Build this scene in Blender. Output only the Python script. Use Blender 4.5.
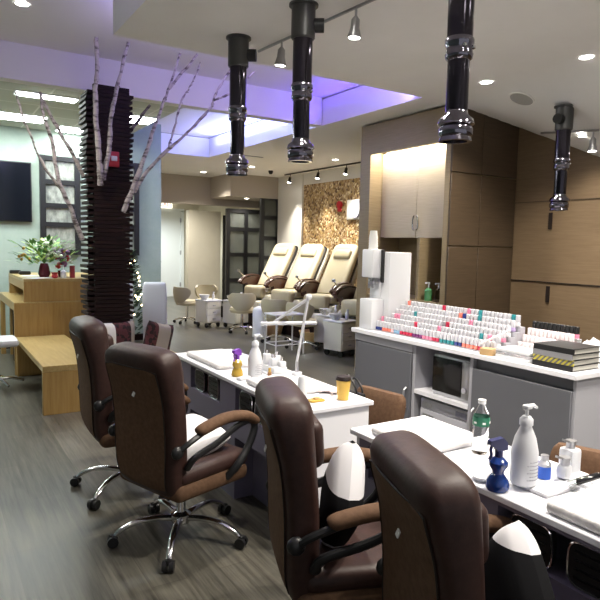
import bpy, bmesh, math, random
from mathutils import Vector, Matrix
PI = math.pi
R = math.radians
random.seed(4)
for o in list(bpy.data.objects): bpy.data.objects.remove(o)
C = bpy.context.scene.collection
S = bpy.context.scene

# ------------------------------------------------------------------ camera
yaw, pitch, roll = R(31.991), R(5.188), R(1.3)
f = Vector((math.sin(yaw)*math.cos(pitch), math.cos(yaw)*math.cos(pitch), -math.sin(pitch)))
r0 = Vector((math.cos(yaw), -math.sin(yaw), 0)); u0 = r0.cross(f)
rr_ = math.cos(roll)*r0 + math.sin(roll)*u0; uu_ = -math.sin(roll)*r0 + math.cos(roll)*u0
cd = bpy.data.cameras.new('camera'); cam = bpy.data.objects.new('camera', cd); C.objects.link(cam)
m = Matrix((rr_, uu_, -f)).transposed().to_4x4(); m.translation = Vector((0, 0, 1.6)); cam.matrix_world = m
cd.sensor_width = 36; cd.lens = 36; cd.clip_start = 0.05
S.camera = cam
# ------------------------------------------------------------------ world, exposure, large lights
w = bpy.data.worlds.new('world'); S.world = w; w.use_nodes = True
w.node_tree.nodes['Background'].inputs[0].default_value = (0.96, 0.97, 1.0, 1)
w.node_tree.nodes['Background'].inputs[1].default_value = 0.17
S.view_settings.view_transform = 'Standard'; S.view_settings.look = 'None'
S.view_settings.gamma = 1; S.view_settings.use_curve_mapping = False
S.view_settings.exposure = 1.6

def lamp(kind, name, loc, energy, col, parent=None, rot=(0, 0, 0), **kw):
    l = bpy.data.lights.new(name, kind); l.energy = energy; l.color = col
    for k, v in kw.items(): setattr(l, k, v)
    o = bpy.data.objects.new(name, l); o.location = loc; o.rotation_euler = rot; C.objects.link(o)
    if parent: o.parent = parent
    return o
WARM = (1, .93, .82)
# cove LED strips: real linear lamps lying on the soffit tops
lamp('AREA', 'cove_light_purple', (3.0, 4.85, 3.22), 5.5, (.46, .38, 1), rot=(R(115), 0, 0), shape='RECTANGLE', size=3.2, size_y=.05)
lamp('AREA', 'cove_light_violet', (4.33, 5.7, 3.22), 2.6, (.11, .04, 1), rot=(0, R(125), 0), shape='RECTANGLE', size=.05, size_y=1.6)
lamp('AREA', 'cove_light_blue', (4.30, 8.4, 3.24), 16, (.30, .34, 1), rot=(0, R(150), 0), shape='RECTANGLE', size=.05, size_y=3.0)
lamp('AREA', 'cove_light_left', (1.12, 1.9, 3.22), 4, (.60, .52, 1), rot=(0, R(125), 0), shape='RECTANGLE', size=.05, size_y=5.0)

# ------------------------------------------------------------------ materials
def mat(name, col, rough=.5, metal=0, emit=None, es=0, trans=0, coat=0, ior=1.45, alpha=1, spec=.5):
    m = bpy.data.materials.new(name); m.use_nodes = True
    b = m.node_tree.nodes['Principled BSDF']
    b.inputs['Base Color'].default_value = (*col, 1); b.inputs['Roughness'].default_value = rough
    b.inputs['Metallic'].default_value = metal; b.inputs['IOR'].default_value = ior
    b.inputs['Transmission Weight'].default_value = trans; b.inputs['Coat Weight'].default_value = coat
    b.inputs['Alpha'].default_value = alpha; b.inputs['Specular IOR Level'].default_value = spec
    if emit: b.inputs['Emission Color'].default_value = (*emit, 1); b.inputs['Emission Strength'].default_value = es
    return m
def nz(m, c1, c2, scale=(1, 1, 1), nscale=5, detail=4, bump=0, lo=.3, hi=.7, kind='noise', rough=.6):
    """mix two colours by object-space noise/wave stretched with scale"""
    nt = m.node_tree; b = nt.nodes['Principled BSDF']; N = nt.nodes.new; L = nt.links.new
    tc = N('ShaderNodeTexCoord'); mp = N('ShaderNodeMapping'); mp.inputs['Scale'].default_value = scale
    L(tc.outputs['Object'], mp.inputs[0])
    if kind == 'noise':
        t = N('ShaderNodeTexNoise'); t.inputs['Scale'].default_value = nscale; t.inputs['Detail'].default_value = detail; t.inputs['Roughness'].default_value = rough
        fac = t.outputs['Fac']
    else:
        t = N('ShaderNodeTexVoronoi'); t.inputs['Scale'].default_value = nscale
        sp = N('ShaderNodeSeparateColor'); L(t.outputs['Color'], sp.inputs[0]); fac = sp.outputs[0]
    L(mp.outputs[0], t.inputs['Vector'])
    cr = N('ShaderNodeValToRGB'); cr.color_ramp.elements[0].position = lo; cr.color_ramp.elements[1].position = hi
    cr.color_ramp.elements[0].color = (*c1, 1); cr.color_ramp.elements[1].color = (*c2, 1)
    L(fac, cr.inputs[0]); L(cr.outputs[0], b.inputs['Base Color'])
    if bump:
        bp = N('ShaderNodeBump'); bp.inputs['Strength'].default_value = bump; bp.inputs['Distance'].default_value = .01
        L(fac, bp.inputs['Height']); L(bp.outputs[0], b.inputs['Normal'])
    return m
M = {}
M['ceil'] = nz(mat('ceiling_paint', (.6, .58, .55), .9), (.84, .83, .81), (.88, .87, .85), nscale=2)
M['ceil2'] = mat('ceiling_white', (.88, .865, .84), .9)
M['lav'] = mat('beam_paint', (.82, .80, .80), .85)
M['wallbeige'] = nz(mat('beige_paint', (.5, .46, .38), .8), (.60, .56, .46), (.66, .62, .51), nscale=1.5)
M['walltaupe'] = mat('taupe_paint', (.44, .39, .33), .85)
M['wallwhite'] = mat('white_paint', (.8, .78, .73), .7)
M['green'] = nz(mat('sage_plaster', (.4, .5, .46), .75), (.27, .345, .295), (.36, .42, .375), nscale=2.2, detail=8, rough=.7)
M['brown'] = nz(mat('brown_fabric', (.13, .06, .035), .8, spec=.25), (.090, .048, .026), (.130, .073, .043), nscale=40, bump=.15)
M['leather'] = nz(mat('brown_leather', (.1, .04, .03), .5, spec=.4), (.028, .0115, .009), (.045, .020, .016), nscale=25, bump=.12)
M['dark'] = mat('dark_stitch', (.012, .006, .004), .6)
M['black'] = mat('black_plastic', (.012, .012, .013), .4)
M['blackgloss'] = mat('black_gloss', (.01, .01, .012), .12)
M['chrome'] = mat('chrome', (.75, .75, .78), .12, 1)
M['bchrome'] = mat('smoked_chrome', (.20, .19, .23), .1, 1)
M['pipe'] = mat('black_chrome', (.06, .055, .07), .13, 1)
M['collar'] = mat('grey_collar', (.10, .10, .10), .4, .7)
M['capwhite'] = mat('cap_white', (.56, .56, .60), .3)
M['white'] = mat('white_plastic', (.66, .67, .70), .35)
M['bone'] = mat('bone_plastic', (.68, .66, .58), .4)
M['lam'] = mat('white_laminate', (.78, .78, .82), .28)
M['grey'] = mat('grey_laminate', (.125, .128, .145), .4)
M['greyl'] = mat('light_grey_laminate', (.40, .40, .44), .4)
M['lavlam'] = mat('lavender_grey_laminate', (.17, .155, .215), .4)
M['whitedoor'] = mat('door_paint', (.80, .84, .84), .5)
M['towel'] = nz(mat('white_towel', (.8, .79, .79), .95), (.62, .60, .60), (.70, .69, .69), nscale=60, bump=.4)
M['cream'] = mat('cream_vinyl', (.52, .46, .31), .4)
M['cream2'] = mat('ivory_shell', (.55, .52, .43), .35)
M['khaki'] = mat('khaki_vinyl', (.40, .36, .25), .4)
M['redwood'] = nz(mat('mahogany', (.06, .02, .012), .28), (.030, .010, .006), (.065, .022, .013), scale=(1, 6, 6), nscale=4)
M['slat'] = nz(mat('dark_walnut_slats', (.03, .012, .01), .6, spec=.2), (.006, .003, .0027), (.022, .009, .0075), scale=(1, 1, 8), nscale=5)
M['slatedge'] = mat('slat_core', (.03, .02, .018), .6)
M['glass'] = mat('glass', (.9, .95, .95), .05, trans=1)
M['frost'] = mat('frosted_glass', (.22, .24, .22), .25, trans=.6)
M['clear'] = mat('clear_plastic', (.95, .97, 1), .05, trans=1, ior=1.2)
M['acrylic'] = mat('clear_acrylic', (.9, .92, .95), .1, trans=.75, ior=1.2)
M['walltaupe2'] = mat('grille_mesh', (.42, .41, .39), .8)
M['vase'] = mat('dark_red_glass', (.10, .012, .02), .2)
M['candle'] = mat('red_candle', (.25, .03, .04), .4)
M['screen'] = mat('tv_screen', (.004, .005, .008), .15)
M['blueglass'] = mat('blue_bottle', (.005, .035, .20), .08, coat=.5)
M['navy'] = mat('navy_plastic', (.015, .02, .10), .35)
M['bluelab'] = mat('blue_label', (.03, .12, .6), .4)
M['purple'] = mat('purple_plastic', (.20, .05, .42), .35)
M['amber'] = mat('amber_plastic', (.55, .36, .06), .15, coat=.5)
M['cup'] = mat('yellow_cup', (.75, .48, .10), .45)
M['cuplid'] = mat('brown_lid', (.02, .013, .012), .35)
M['red'] = mat('red_plastic', (.45, .02, .03), .4)
M['greensoap'] = mat('green_soap', (.15, .45, .2), .15, trans=.4)
M['label'] = mat('green_label', (.02, .16, .09), .5)
M['ink'] = mat('grey_ink', (.22, .22, .28), .6)
M['card'] = mat('cardboard', (.50, .33, .16), .8)
M['wood_red'] = mat('alder_wood', (.35, .18, .08), .5)
M['leaf'] = mat('leaf_green', (.08, .22, .05), .6)
M['leaf2'] = mat('leaf_light', (.35, .5, .12), .6)
M['petal'] = mat('white_petal', (.7, .75, .6), .6)
M['orange'] = mat('orange_petal', (.55, .30, .05), .6)
M['plum'] = mat('plum_petal', (.22, .10, .24), .6)
M['pine'] = mat('pine_needles', (.02, .05, .025), .8)
M['paper'] = mat('paper', (.8, .8, .78), .7)
M['page'] = mat('page_block', (.62, .60, .54), .8)
M['pwhite'] = mat('pillow_white', (.72, .71, .72), .85)
M['pblack'] = mat('pillow_black', (.006, .006, .007), .9, spec=.1)
M['pgrey'] = mat('pillow_taupe', (.30, .27, .25), .85)
M['plaid'] = nz(mat('plaid_dark', (.06, .01, .015), .85), (.014, .006, .008), (.075, .018, .024), nscale=30, kind='vor', lo=.4, hi=.6)
M['tissue'] = mat('tissue_film', (.75, .78, .82), .3)
M['tile'] = mat('ceiling_tile', (.62, .64, .60), .9)
M['led'] = mat('lamp_white', (1, 1, 1), .5, emit=(1, .96, .88), es=14)
M['fluo'] = mat('fluorescent_diffuser', (1, 1, 1), .5, emit=(.93, 1, .97), es=14)
M['exit'] = mat('exit_face', (.9, .88, .8), .5, emit=(1, .93, .78), es=.55)
M['fairy'] = mat('fairy_bulb', (1, .8, .5), .5, emit=(1, .75, .4), es=9)
M['oven'] = mat('microwave_window', (.012, .011, .011), .12)
M['steel'] = mat('brushed_silver', (.45, .45, .47), .32, .8)
def woodmat(name, c1, c2, stretch, scale=6, rough=.5):
    return nz(mat(name, c1, rough), c1, c2, scale=stretch, nscale=scale, detail=5)
M['bamboo'] = woodmat('bamboo_panel', (.29, .175, .052), (.39, .25, .09), (9, 9, .6), 4, .35)
M['bamboot'] = woodmat('bamboo_top', (.33, .225, .085), (.43, .32, .14), (9, .8, 9), 4, .3)
M['oak'] = woodmat('grey_oak_veneer', (.24, .18, .10), (.30, .23, .135), (.7, .7, 16), 6, .45)
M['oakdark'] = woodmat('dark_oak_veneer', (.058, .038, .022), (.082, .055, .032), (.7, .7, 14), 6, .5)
M['oakwall'] = woodmat('oak_wall_panel', (.155, .105, .06), (.20, .14, .083), (.7, .7, 16), 6, .45)
M['oaklight'] = woodmat('pale_oak_veneer', (.46, .385, .28), (.54, .46, .34), (.7, .7, 16), 6, .45)
M['bark'] = nz(mat('birch_bark', (.4, .36, .36), .85), (.09, .075, .07), (.50, .45, .43), scale=(1, 1, 3), nscale=9, lo=.36, hi=.52)
M['barkdark'] = nz(mat('twig_bark', (.1, .08, .08), .85), (.05, .04, .04), (.26, .22, .21), scale=(1, 1, 3), nscale=12, lo=.35, hi=.65)

def floor_mat():
    m = mat('vinyl_plank_floor', (.1, .09, .08), .34, spec=.28); nt = m.node_tree; b = nt.nodes['Principled BSDF']; N = nt.nodes.new; L = nt.links.new
    tc = N('ShaderNodeTexCoord'); mp = N('ShaderNodeMapping'); mp.inputs['Rotation'].default_value = (0, 0, R(90)); L(tc.outputs['Object'], mp.inputs[0])
    br = N('ShaderNodeTexBrick'); L(mp.outputs[0], br.inputs['Vector'])
    br.inputs['Scale'].default_value = 1; br.inputs['Brick Width'].default_value = 1.3; br.inputs['Row Height'].default_value = .17
    br.inputs['Mortar Size'].default_value = .0022; br.inputs['Bias'].default_value = -.1
    br.inputs['Color1'].default_value = (.068, .064, .053, 1); br.inputs['Color2'].default_value = (.095, .088, .073, 1); br.inputs['Mortar'].default_value = (.06, .054, .044, 1)
    mp2 = N('ShaderNodeMapping'); mp2.inputs['Scale'].default_value = (22, 1.1, 1); L(tc.outputs['Object'], mp2.inputs[0])
    n = N('ShaderNodeTexNoise'); n.inputs['Scale'].default_value = 1.6; n.inputs['Detail'].default_value = 7; n.inputs['Roughness'].default_value = .65; L(mp2.outputs[0], n.inputs['Vector'])
    cr = N('ShaderNodeValToRGB'); cr.color_ramp.elements[0].position = .3; cr.color_ramp.elements[1].position = .72
    cr.color_ramp.elements[0].color = (.45, .45, .45, 1); cr.color_ramp.elements[1].color = (1.75, 1.75, 1.7, 1); L(n.outputs['Fac'], cr.inputs[0])
    mx = N('ShaderNodeMix'); mx.data_type = 'RGBA'; mx.blend_type = 'MULTIPLY'; mx.inputs[0].default_value = 1
    L(br.outputs['Color'], mx.inputs[6]); L(cr.outputs[0], mx.inputs[7]); L(mx.outputs[2], b.inputs['Base Color'])
    mr = N('ShaderNodeMapRange'); mr.inputs[3].default_value = .22; mr.inputs[4].default_value = .42; L(n.outputs['Fac'], mr.inputs[0]); L(mr.outputs[0], b.inputs['Roughness'])
    bp = N('ShaderNodeBump'); bp.inputs['Strength'].default_value = .12; bp.inputs['Distance'].default_value = .004; L(n.outputs['Fac'], bp.inputs['Height']); L(bp.outputs[0], b.inputs['Normal'])
    return m
M['floor'] = floor_mat()
def mosaic_mat():
    m = mat('gold_mosaic', (.5, .35, .15), .3); nt = m.node_tree; b = nt.nodes['Principled BSDF']; N = nt.nodes.new; L = nt.links.new
    tc = N('ShaderNodeTexCoord'); v = N('ShaderNodeTexVoronoi'); v.inputs['Scale'].default_value = 26; L(tc.outputs['Object'], v.inputs['Vector'])
    sp = N('ShaderNodeSeparateColor'); L(v.outputs['Color'], sp.inputs[0]); cr = N('ShaderNodeValToRGB')
    e = cr.color_ramp.elements; e[0].position = 0; e[0].color = (.10, .045, .015, 1); e[1].position = 1; e[1].color = (.85, .72, .45, 1)
    for p, c in ((.25, (.30, .17, .06, 1)), (.5, (.52, .36, .15, 1)), (.75, (.45, .30, .18, 1))):
        x = e.new(p); x.color = c
    L(sp.outputs[0], cr.inputs[0]); L(cr.outputs[0], b.inputs['Base Color'])
    bp = N('ShaderNodeBump'); bp.inputs['Strength'].default_value = .6; bp.inputs['Distance'].default_value = .02; bp.invert = True; L(v.outputs['Distance'], bp.inputs['Height']); L(bp.outputs[0], b.inputs['Normal'])
    return m
M['mosaic'] = mosaic_mat()
def stripe_mat():
    m = mat('yellow_stripe_spine', (.5, .45, .05), .5); nt = m.node_tree; b = nt.nodes['Principled BSDF']; N = nt.nodes.new; L = nt.links.new
    tc = N('ShaderNodeTexCoord'); mp = N('ShaderNodeMapping'); mp.inputs['Rotation'].default_value = (R(45), 0, 0); L(tc.outputs['Object'], mp.inputs[0])
    wv = N('ShaderNodeTexWave'); wv.bands_direction = 'Z'; wv.inputs['Scale'].default_value = 14; L(mp.outputs[0], wv.inputs['Vector'])
    cr = N('ShaderNodeValToRGB'); cr.color_ramp.interpolation = 'CONSTANT'; cr.color_ramp.elements[1].position = .5
    cr.color_ramp.elements[0].color = (.55, .48, .06, 1); cr.color_ramp.elements[1].color = (.14, .14, .13, 1)
    L(wv.outputs[0], cr.inputs[0]); L(cr.outputs[0], b.inputs['Base Color']); return m
M['stripe'] = stripe_mat()
def tile_mat():
    m = M['tile']; nt = m.node_tree; b = nt.nodes['Principled BSDF']; N = nt.nodes.new; L = nt.links.new
    tc = N('ShaderNodeTexCoord'); br = N('ShaderNodeTexBrick'); L(tc.outputs['Object'], br.inputs['Vector']); br.offset = 0
    br.inputs['Scale'].default_value = 1; br.inputs['Brick Width'].default_value = .61; br.inputs['Row Height'].default_value = .61; br.inputs['Mortar Size'].default_value = .012
    br.inputs['Color1'].default_value = (.50, .52, .47, 1); br.inputs['Color2'].default_value = (.58, .60, .55, 1); br.inputs['Mortar'].default_value = (.75, .76, .72, 1)
    L(br.outputs['Color'], b.inputs['Base Color'])
tile_mat()

# ------------------------------------------------------------------ mesh builder
class MB:
    def __init__(s): s.bm = bmesh.new(); s.mats = []
    def mi(s, m):
        m = M[m] if isinstance(m, str) else m
        if m not in s.mats: s.mats.append(m)
        return s.mats.index(m)
    def box(s, x0, x1, y0, y1, z0, z1, m, bev=0, rot=None, c=None, seg=2):
        g = bmesh.ops.create_cube(s.bm, size=1); vs = g['verts']
        for v in vs: v.co = Vector(((x0+x1)/2+v.co.x*(x1-x0), (y0+y1)/2+v.co.y*(y1-y0), (z0+z1)/2+v.co.z*(z1-z0)))
        if bev:
            es = list({e for v in vs for e in v.link_edges})
            r = bmesh.ops.bevel(s.bm, geom=es, offset=bev, segments=seg, profile=.5, affect='EDGES')
            vs = [v for v in set(r['verts']) | {v for v in vs if v.is_valid}]
        k = s.mi(m)
        for f_ in {f_ for v in vs for f_ in v.link_faces}: f_.material_index = k
        if rot is not None:
            cc = Vector(c) if c else Vector(((x0+x1)/2, (y0+y1)/2, (z0+z1)/2))
            for v in vs: v.co = cc + rot @ (v.co-cc)
        return s
    def loft(s, rings, m, cap=True):
        k = s.mi(m); rs = [[s.bm.verts.new(p) for p in r] for r in rings]; n = len(rs[0])
        for a, b in zip(rs, rs[1:]):
            for i in range(n):
                f_ = s.bm.faces.new((a[i], a[(i+1) % n], b[(i+1) % n], b[i])); f_.material_index = k; f_.smooth = True
        if cap:
            for q in (rs[0][::-1], rs[-1]):
                f_ = s.bm.faces.new(q); f_.material_index = k
        return s
    def tube(s, pts, rad, m, seg=10, flat=1):
        pts = [Vector(p) for p in pts]; n = len(pts)
        if not isinstance(rad, (list, tuple)): rad = [rad]*n
        t0 = (pts[1]-pts[0]).normalized(); a = Vector((0, 0, 1)) if abs(t0.z) < .9 else Vector((1, 0, 0))
        nn = (a - t0*a.dot(t0)).normalized(); rings = []
        for i, p in enumerate(pts):
            t = (pts[min(i+1, n-1)]-pts[max(i-1, 0)]).normalized(); nn = (nn-t*nn.dot(t)).normalized(); bb = t.cross(nn)
            rings.append([p+rad[i]*(math.cos(q)*nn*flat+math.sin(q)*bb) for q in [2*PI*j/seg for j in range(seg)]])
        return s.loft(rings, m)
    def cyl(s, x, y, z0, z1, r, m, r1=None, seg=20):
        return s.lathe([(r, z0), (r if r1 is None else r1, z1)], m, (x, y, 0), seg)
    def lathe(s, prof, m, loc=(0, 0, 0), seg=24, cap=True):
        x, y, z = loc
        return s.loft([[Vector((x+r*math.cos(2*PI*j/seg), y+r*math.sin(2*PI*j/seg), z+h)) for j in range(seg)] for r, h in prof], m, cap)
    def prism(s, poly, a, b, axis, m):
        """poly 2D extruded along axis between a and b"""
        def mk(p, t): return Vector({'x': (t, p[0], p[1]), 'y': (p[0], t, p[1]), 'z': (p[0], p[1], t)}[axis])
        k = s.mi(m); A = [s.bm.verts.new(mk(p, a)) for p in poly]; B = [s.bm.verts.new(mk(p, b)) for p in poly]; n = len(poly)
        fs = [s.bm.faces.new(A), s.bm.faces.new(B[::-1])]+[s.bm.faces.new((A[i], B[i], B[(i+1) % n], A[(i+1) % n])) for i in range(n)]
        for f_ in fs: f_.material_index = k
        return s
    def ball(s, c, r, m, sc=(1, 1, 1), sub=2):
        g = bmesh.ops.create_icosphere(s.bm, subdivisions=sub, radius=r); k = s.mi(m)
        for v in g['verts']: v.co = Vector((v.co.x*sc[0]+c[0], v.co.y*sc[1]+c[1], v.co.z*sc[2]+c[2]))
        for f_ in {f_ for v in g['verts'] for f_ in v.link_faces}: f_.material_index = k; f_.smooth = True
        return s
    def build(s, name, parent=None, loc=(0, 0, 0), rot=(0, 0, 0), **p):
        bmesh.ops.recalc_face_normals(s.bm, faces=s.bm.faces[:])
        me = bpy.data.meshes.new(name); s.bm.to_mesh(me); s.bm.free()
        for m in s.mats: me.materials.append(m)
        try: me.set_sharp_from_angle(angle=R(38)); me.shade_smooth() if False else None
        except Exception: pass
        for pl in me.polygons: pl.use_smooth = True
        o = bpy.data.objects.new(name, me); o.location = loc; o.rotation_euler = rot; C.objects.link(o)
        if parent: o.parent = parent
        for k, v in p.items(): o[k] = v
        return o
def struct(name, mb, **k): return mb.build(name, kind='structure', **k)
def thing(name, label, cat, loc=(0, 0, 0), rz=0, group=None):
    o = bpy.data.objects.new(name, None); o.empty_display_size = .1; o.location = loc; o.rotation_euler = (0, 0, rz); C.objects.link(o)
    o['label'] = label; o['category'] = cat
    if group: o['group'] = group
    return o
def tag(o, label, cat, group=None):
    o['label'] = label; o['category'] = cat
    if group: o['group'] = group
    return o
def kids(o): return [c for c in C.objects if c.parent == o]
def copy_tree(o, parent=None, **p):
    c = o.copy(); C.objects.link(c)
    if parent: c.parent = parent
    for ch in kids(o): copy_tree(ch, c)
    for k, v in p.items(): c[k] = v
    return c
def sgn(v, e): return math.copysign(abs(v)**e, v)
def ring(c, w_, d_, n=4., seg=28, ax=(1, 0, 0), ay=(0, 1, 0)):
    c = Vector(c); ax = Vector(ax); ay = Vector(ay)
    return [c+ax*(w_*sgn(math.cos(2*PI*i/seg), 2/n))+ay*(d_*sgn(math.sin(2*PI*i/seg), 2/n)) for i in range(seg)]
def cr(P, k=6):
    """catmull-rom through tuples of any length"""
    out = []; n = len(P)
    for i in range(n-1):
        a, b, c, d = P[max(i-1, 0)], P[i], P[i+1], P[min(i+2, n-1)]
        for j in range(k):
            t = j/k
            out.append(tuple(.5*((2*b[q])+(c[q]-a[q])*t+(2*a[q]-5*b[q]+4*c[q]-d[q])*t*t+(3*b[q]-a[q]-3*c[q]+d[q])*t**3) for q in range(len(b))))
    out.append(tuple(P[-1])); return out
def text_mesh(txt, size, m, name, parent, loc, rot, ext=.002):
    cu = bpy.data.curves.new(name, 'FONT'); cu.body = txt; cu.size = size; cu.extrude = ext; cu.align_x = 'CENTER'; cu.align_y = 'CENTER'
    t = bpy.data.objects.new(name+'_c', cu); C.objects.link(t)
    me = bpy.data.meshes.new_from_object(t.evaluated_get(bpy.context.evaluated_depsgraph_get())); me.name = name
    bpy.data.objects.remove(t); me.materials.clear(); me.materials.append(M[m])
    o = bpy.data.objects.new(name, me); o.location = loc; o.rotation_euler = rot; C.objects.link(o)
    if parent: o.parent = parent
    return o

# ================================================================== STRUCTURE
struct('floor', MB().box(-4, 9.5, -3.2, 17.4, -.1, 0, 'floor'))
struct('ceiling', MB().box(-4, 9.5, -3.2, 10.3, 3.5, 3.6, 'ceil2'))
def drop(x, y): return min(1.0, 0.355*max(0, x-4.6)*max(0, 5.0-y)) if x > 4.6 else 0
def near_ceiling():
    mb = MB(); k = mb.mi('ceil'); nx, ny = 26, 24
    xs = [1.25+(6.3-1.25)*i/nx for i in range(nx+1)]; ys = [-3.2+(4.75+3.2)*j/ny for j in range(ny+1)]
    V = [[mb.bm.verts.new((x, y, 3.15-drop(x, y))) for y in ys] for x in xs]
    T = {}
    def top(i, j):
        if (i, j) not in T: T[(i, j)] = mb.bm.verts.new((xs[i], ys[j], 3.48))
        return T[(i, j)]
    fs = [mb.bm.faces.new((V[i][j], V[i+1][j], V[i+1][j+1], V[i][j+1])) for i in range(nx) for j in range(ny)]
    for j in range(ny):
        for i in (0, nx): fs.append(mb.bm.faces.new((V[i][j], V[i][j+1], top(i, j+1), top(i, j))))
    for i in range(nx):
        for j in (0, ny): fs.append(mb.bm.faces.new((V[i][j], V[i+1][j], top(i+1, j), top(i, j))))
    return mb
struct('ceiling_soffit', near_ceiling())
# slab lips so that the cove strips can hide behind them
struct('ceiling_rear', MB().box(4.4, 9.5, 4.751, 13.3, 3.15, 3.48, 'ceil').box(2.66, 4.399, 10.25, 13.3, 3.15, 3.48, 'ceil'))
struct('trim_1', MB().box(-4, 4.39, 6.6, 6.75, 3.15, 3.499, 'lav'))
struct('ceiling_tiles', MB().box(-4, 2.65, 6.751, 9.64, 3.2, 3.3, 'tile'))
struct('wall_office', MB().box(-4, 3.3, 9.65, 9.8, 0, 3.5, 'green').box(3.15, 3.3, 9.8, 13.3, 0, 3.5, 'wallbeige'))
struct('wall_header', MB().box(3.3, 7.05, 13.3, 13.45, 2.50, 3.3, 'walltaupe').box(5.75, 7.05, 12.2, 13.29, 2.66, 3.149, 'walltaupe'))
struct('wall_back', MB().box(3.15, 9.5, 17.2, 17.4, 0, 3.0, 'wallbeige').box(3.15, 9.5, 13.46, 17.2, 2.9, 3.0, 'ceil2'))
struct('wall_corridor', MB().box(5.80, 6.70, 14.8, 15.0, 0, 2.45, 'wallbeige').box(3.15, 3.3, 13.46, 17.2, 0, 2.9, 'wallbeige'))
struct('wall_mosaic', MB().box(7.0, 7.15, 4.96, 11.15, 0, 2.9, 'mosaic').box(6.99, 7.15, 4.96, 11.2, 2.9, 3.15, 'wallwhite').box(6.96, 7.15, 11.15, 12.2, 0, 3.15, 'wallwhite').box(7.05, 7.2, 12.2, 17.2, 0, 3.15, 'wallbeige'))
struct('wall_right', MB().box(5.85, 6.4, -3.2, 4.679, 0, 3.2, 'oakwall'))
struct('wall_left', MB().box(-4.1, -4, -3.2, 9.8, 0, 3.5, 'green'))
pn = MB()
for y, z in ((4.195, 1.93), (4.175, 1.125)): pn.box(5.834, 5.85, y-.02, y+.02, z-.09, z+.09, 'dark')
pn.box(5.838, 5.85, -3, 4.678, 1.25, 1.26, 'dark').box(5.842, 5.85, -3, 4.678, 2.145, 2.153, 'oakdark')
struct('trim_2', pn)
struct('baseboard_back', MB().box(3.3, 5.6, 17.16, 17.2, 0, .12, 'whitedoor'))
struct('baseboard_office', MB().box(-4, 3.32, 9.62, 9.65, 0, .1, 'slat'))

# built-in cabinet block: niche with lit hanging cupboard
X = 4.8
def part(n, mb, p, **k): return mb.build(n, p, **k)
cab = thing('built_in_cabinet', 'tall grey oak built-in cabinet block with lit niche and open recess', 'cabinet', (5.4, 5.5, 0))
def P(o): return (-o.location[0], -o.location[1], -o.location[2])
mb = MB().box(X, 6.2, 6.08, 6.28, 0, 3.13, 'oak').box(X, 4.83, 4.78, 6.08, 2.76, 3.13, 'oak').box(X, 4.92, 4.71, 4.78, 0, 3.13, 'oak')
mb.box(5.32, 6.2, 4.71, 6.08, 0, 3.13, 'oak')
mb.box(X+.03, 5.32, 5.16, 5.2, 0, 1.72, 'oak').box(X+.02, 5.32, 4.78, 6.08, 0, 1.0, 'oak').box(4.92, 5.32, 4.71, 4.78, 0, 3.13, 'oak')
part('carcass', mb, cab, loc=P(cab))
mb = MB()
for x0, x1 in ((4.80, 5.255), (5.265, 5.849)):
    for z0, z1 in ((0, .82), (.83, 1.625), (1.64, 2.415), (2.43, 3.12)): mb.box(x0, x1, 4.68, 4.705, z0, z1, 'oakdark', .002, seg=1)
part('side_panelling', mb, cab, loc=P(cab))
part('niche_light', MB().box(4.86, 4.95, 4.80, 6.06, 2.792, 2.80, 'led').box(4.831, 5.2, 4.781, 6.079, 2.802, 2.85, 'oak'), cab, loc=P(cab), label='warm linear light along the top of the niche')
lamp('AREA', 'niche_lamp', (4.90-cab.location[0], 5.43-cab.location[1], 2.785), 2.3, (1, .88, .68), parent=cab, rot=(0, R(-18), 0), shape='RECTANGLE', size=.05, size_y=1.2)
hc = thing('wall_cupboard', 'pale oak hanging cupboard with two oval pulls inside the lit niche', 'cupboard', (5.15, 5.4, 1.72))
mb = MB().box(5.0, 5.318, 4.785, 6.075, 1.73, 2.78, 'oaklight'); part('body', mb, hc, loc=P(hc))
for y0, y1, s_ in ((4.785, 5.40, 1), (5.405, 5.99, -1)):
    d = part('door', MB().box(4.98, 4.998, y0, y1, 1.725, 2.79, 'oaklight', .002, seg=1), hc, loc=P(hc))
    yy = 5.4025-s_*.05
    mb = MB(); mb.tube([(4.97, yy+s_*.03-s_*.03*math.sin(t*PI/8), 1.90+.085*math.cos(t*PI/8)) for t in range(0, 9)], .009, 'chrome', 8)
    part('handle', mb, d)
# exit door and sign
dr = MB().box(5.62, 5.70, 17.1, 17.198, 0, 2.55, 'whitedoor').box(6.46, 6.56, 17.1, 17.198, 0, 2.55, 'whitedoor').box(5.62, 6.56, 17.1, 17.198, 2.5, 2.6, 'whitedoor')
do = struct('door_1', dr.box(5.70, 6.46, 17.14, 17.18, 0, 2.5, 'whitedoor'))
part('door_handle', MB().box(5.75, 5.85, 17.08, 17.1, 1.02, 1.05, 'steel').box(5.76, 5.79, 17.08, 17.14, 1.0, 1.07, 'steel'), do)
for z in (.3, 1.25, 2.2): part('hinge', MB().box(6.44, 6.47, 17.09, 17.14, z, z+.12, 'steel'), do)
ex = thing('exit_sign', 'lit cream exit sign above the white door', 'sign', (5.98, 17.1, 2.605))
part('housing', MB().box(-.2, .2, -.04, .09, 0, .2, 'exit', .01), ex)
text_mesh('EXIT', .17, 'red', 'lettering', ex, (0, -.045, .1), (R(90), 0, 0))
dd = thing('dark_doorway_panel', 'narrow black door leaf beside the beige corridor wall', 'door', (6.80, 14.7, 0))

part('leaf', MB().box(-.04, .2, 0, .05, 0, 2.3, 'black', .005), dd); part('frame', MB().box(-.06, -.04, -.01, .06, 0, 2.35, 'black').box(-.06, .22, -.01, .06, 2.3, 2.35, 'black'), dd)

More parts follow.
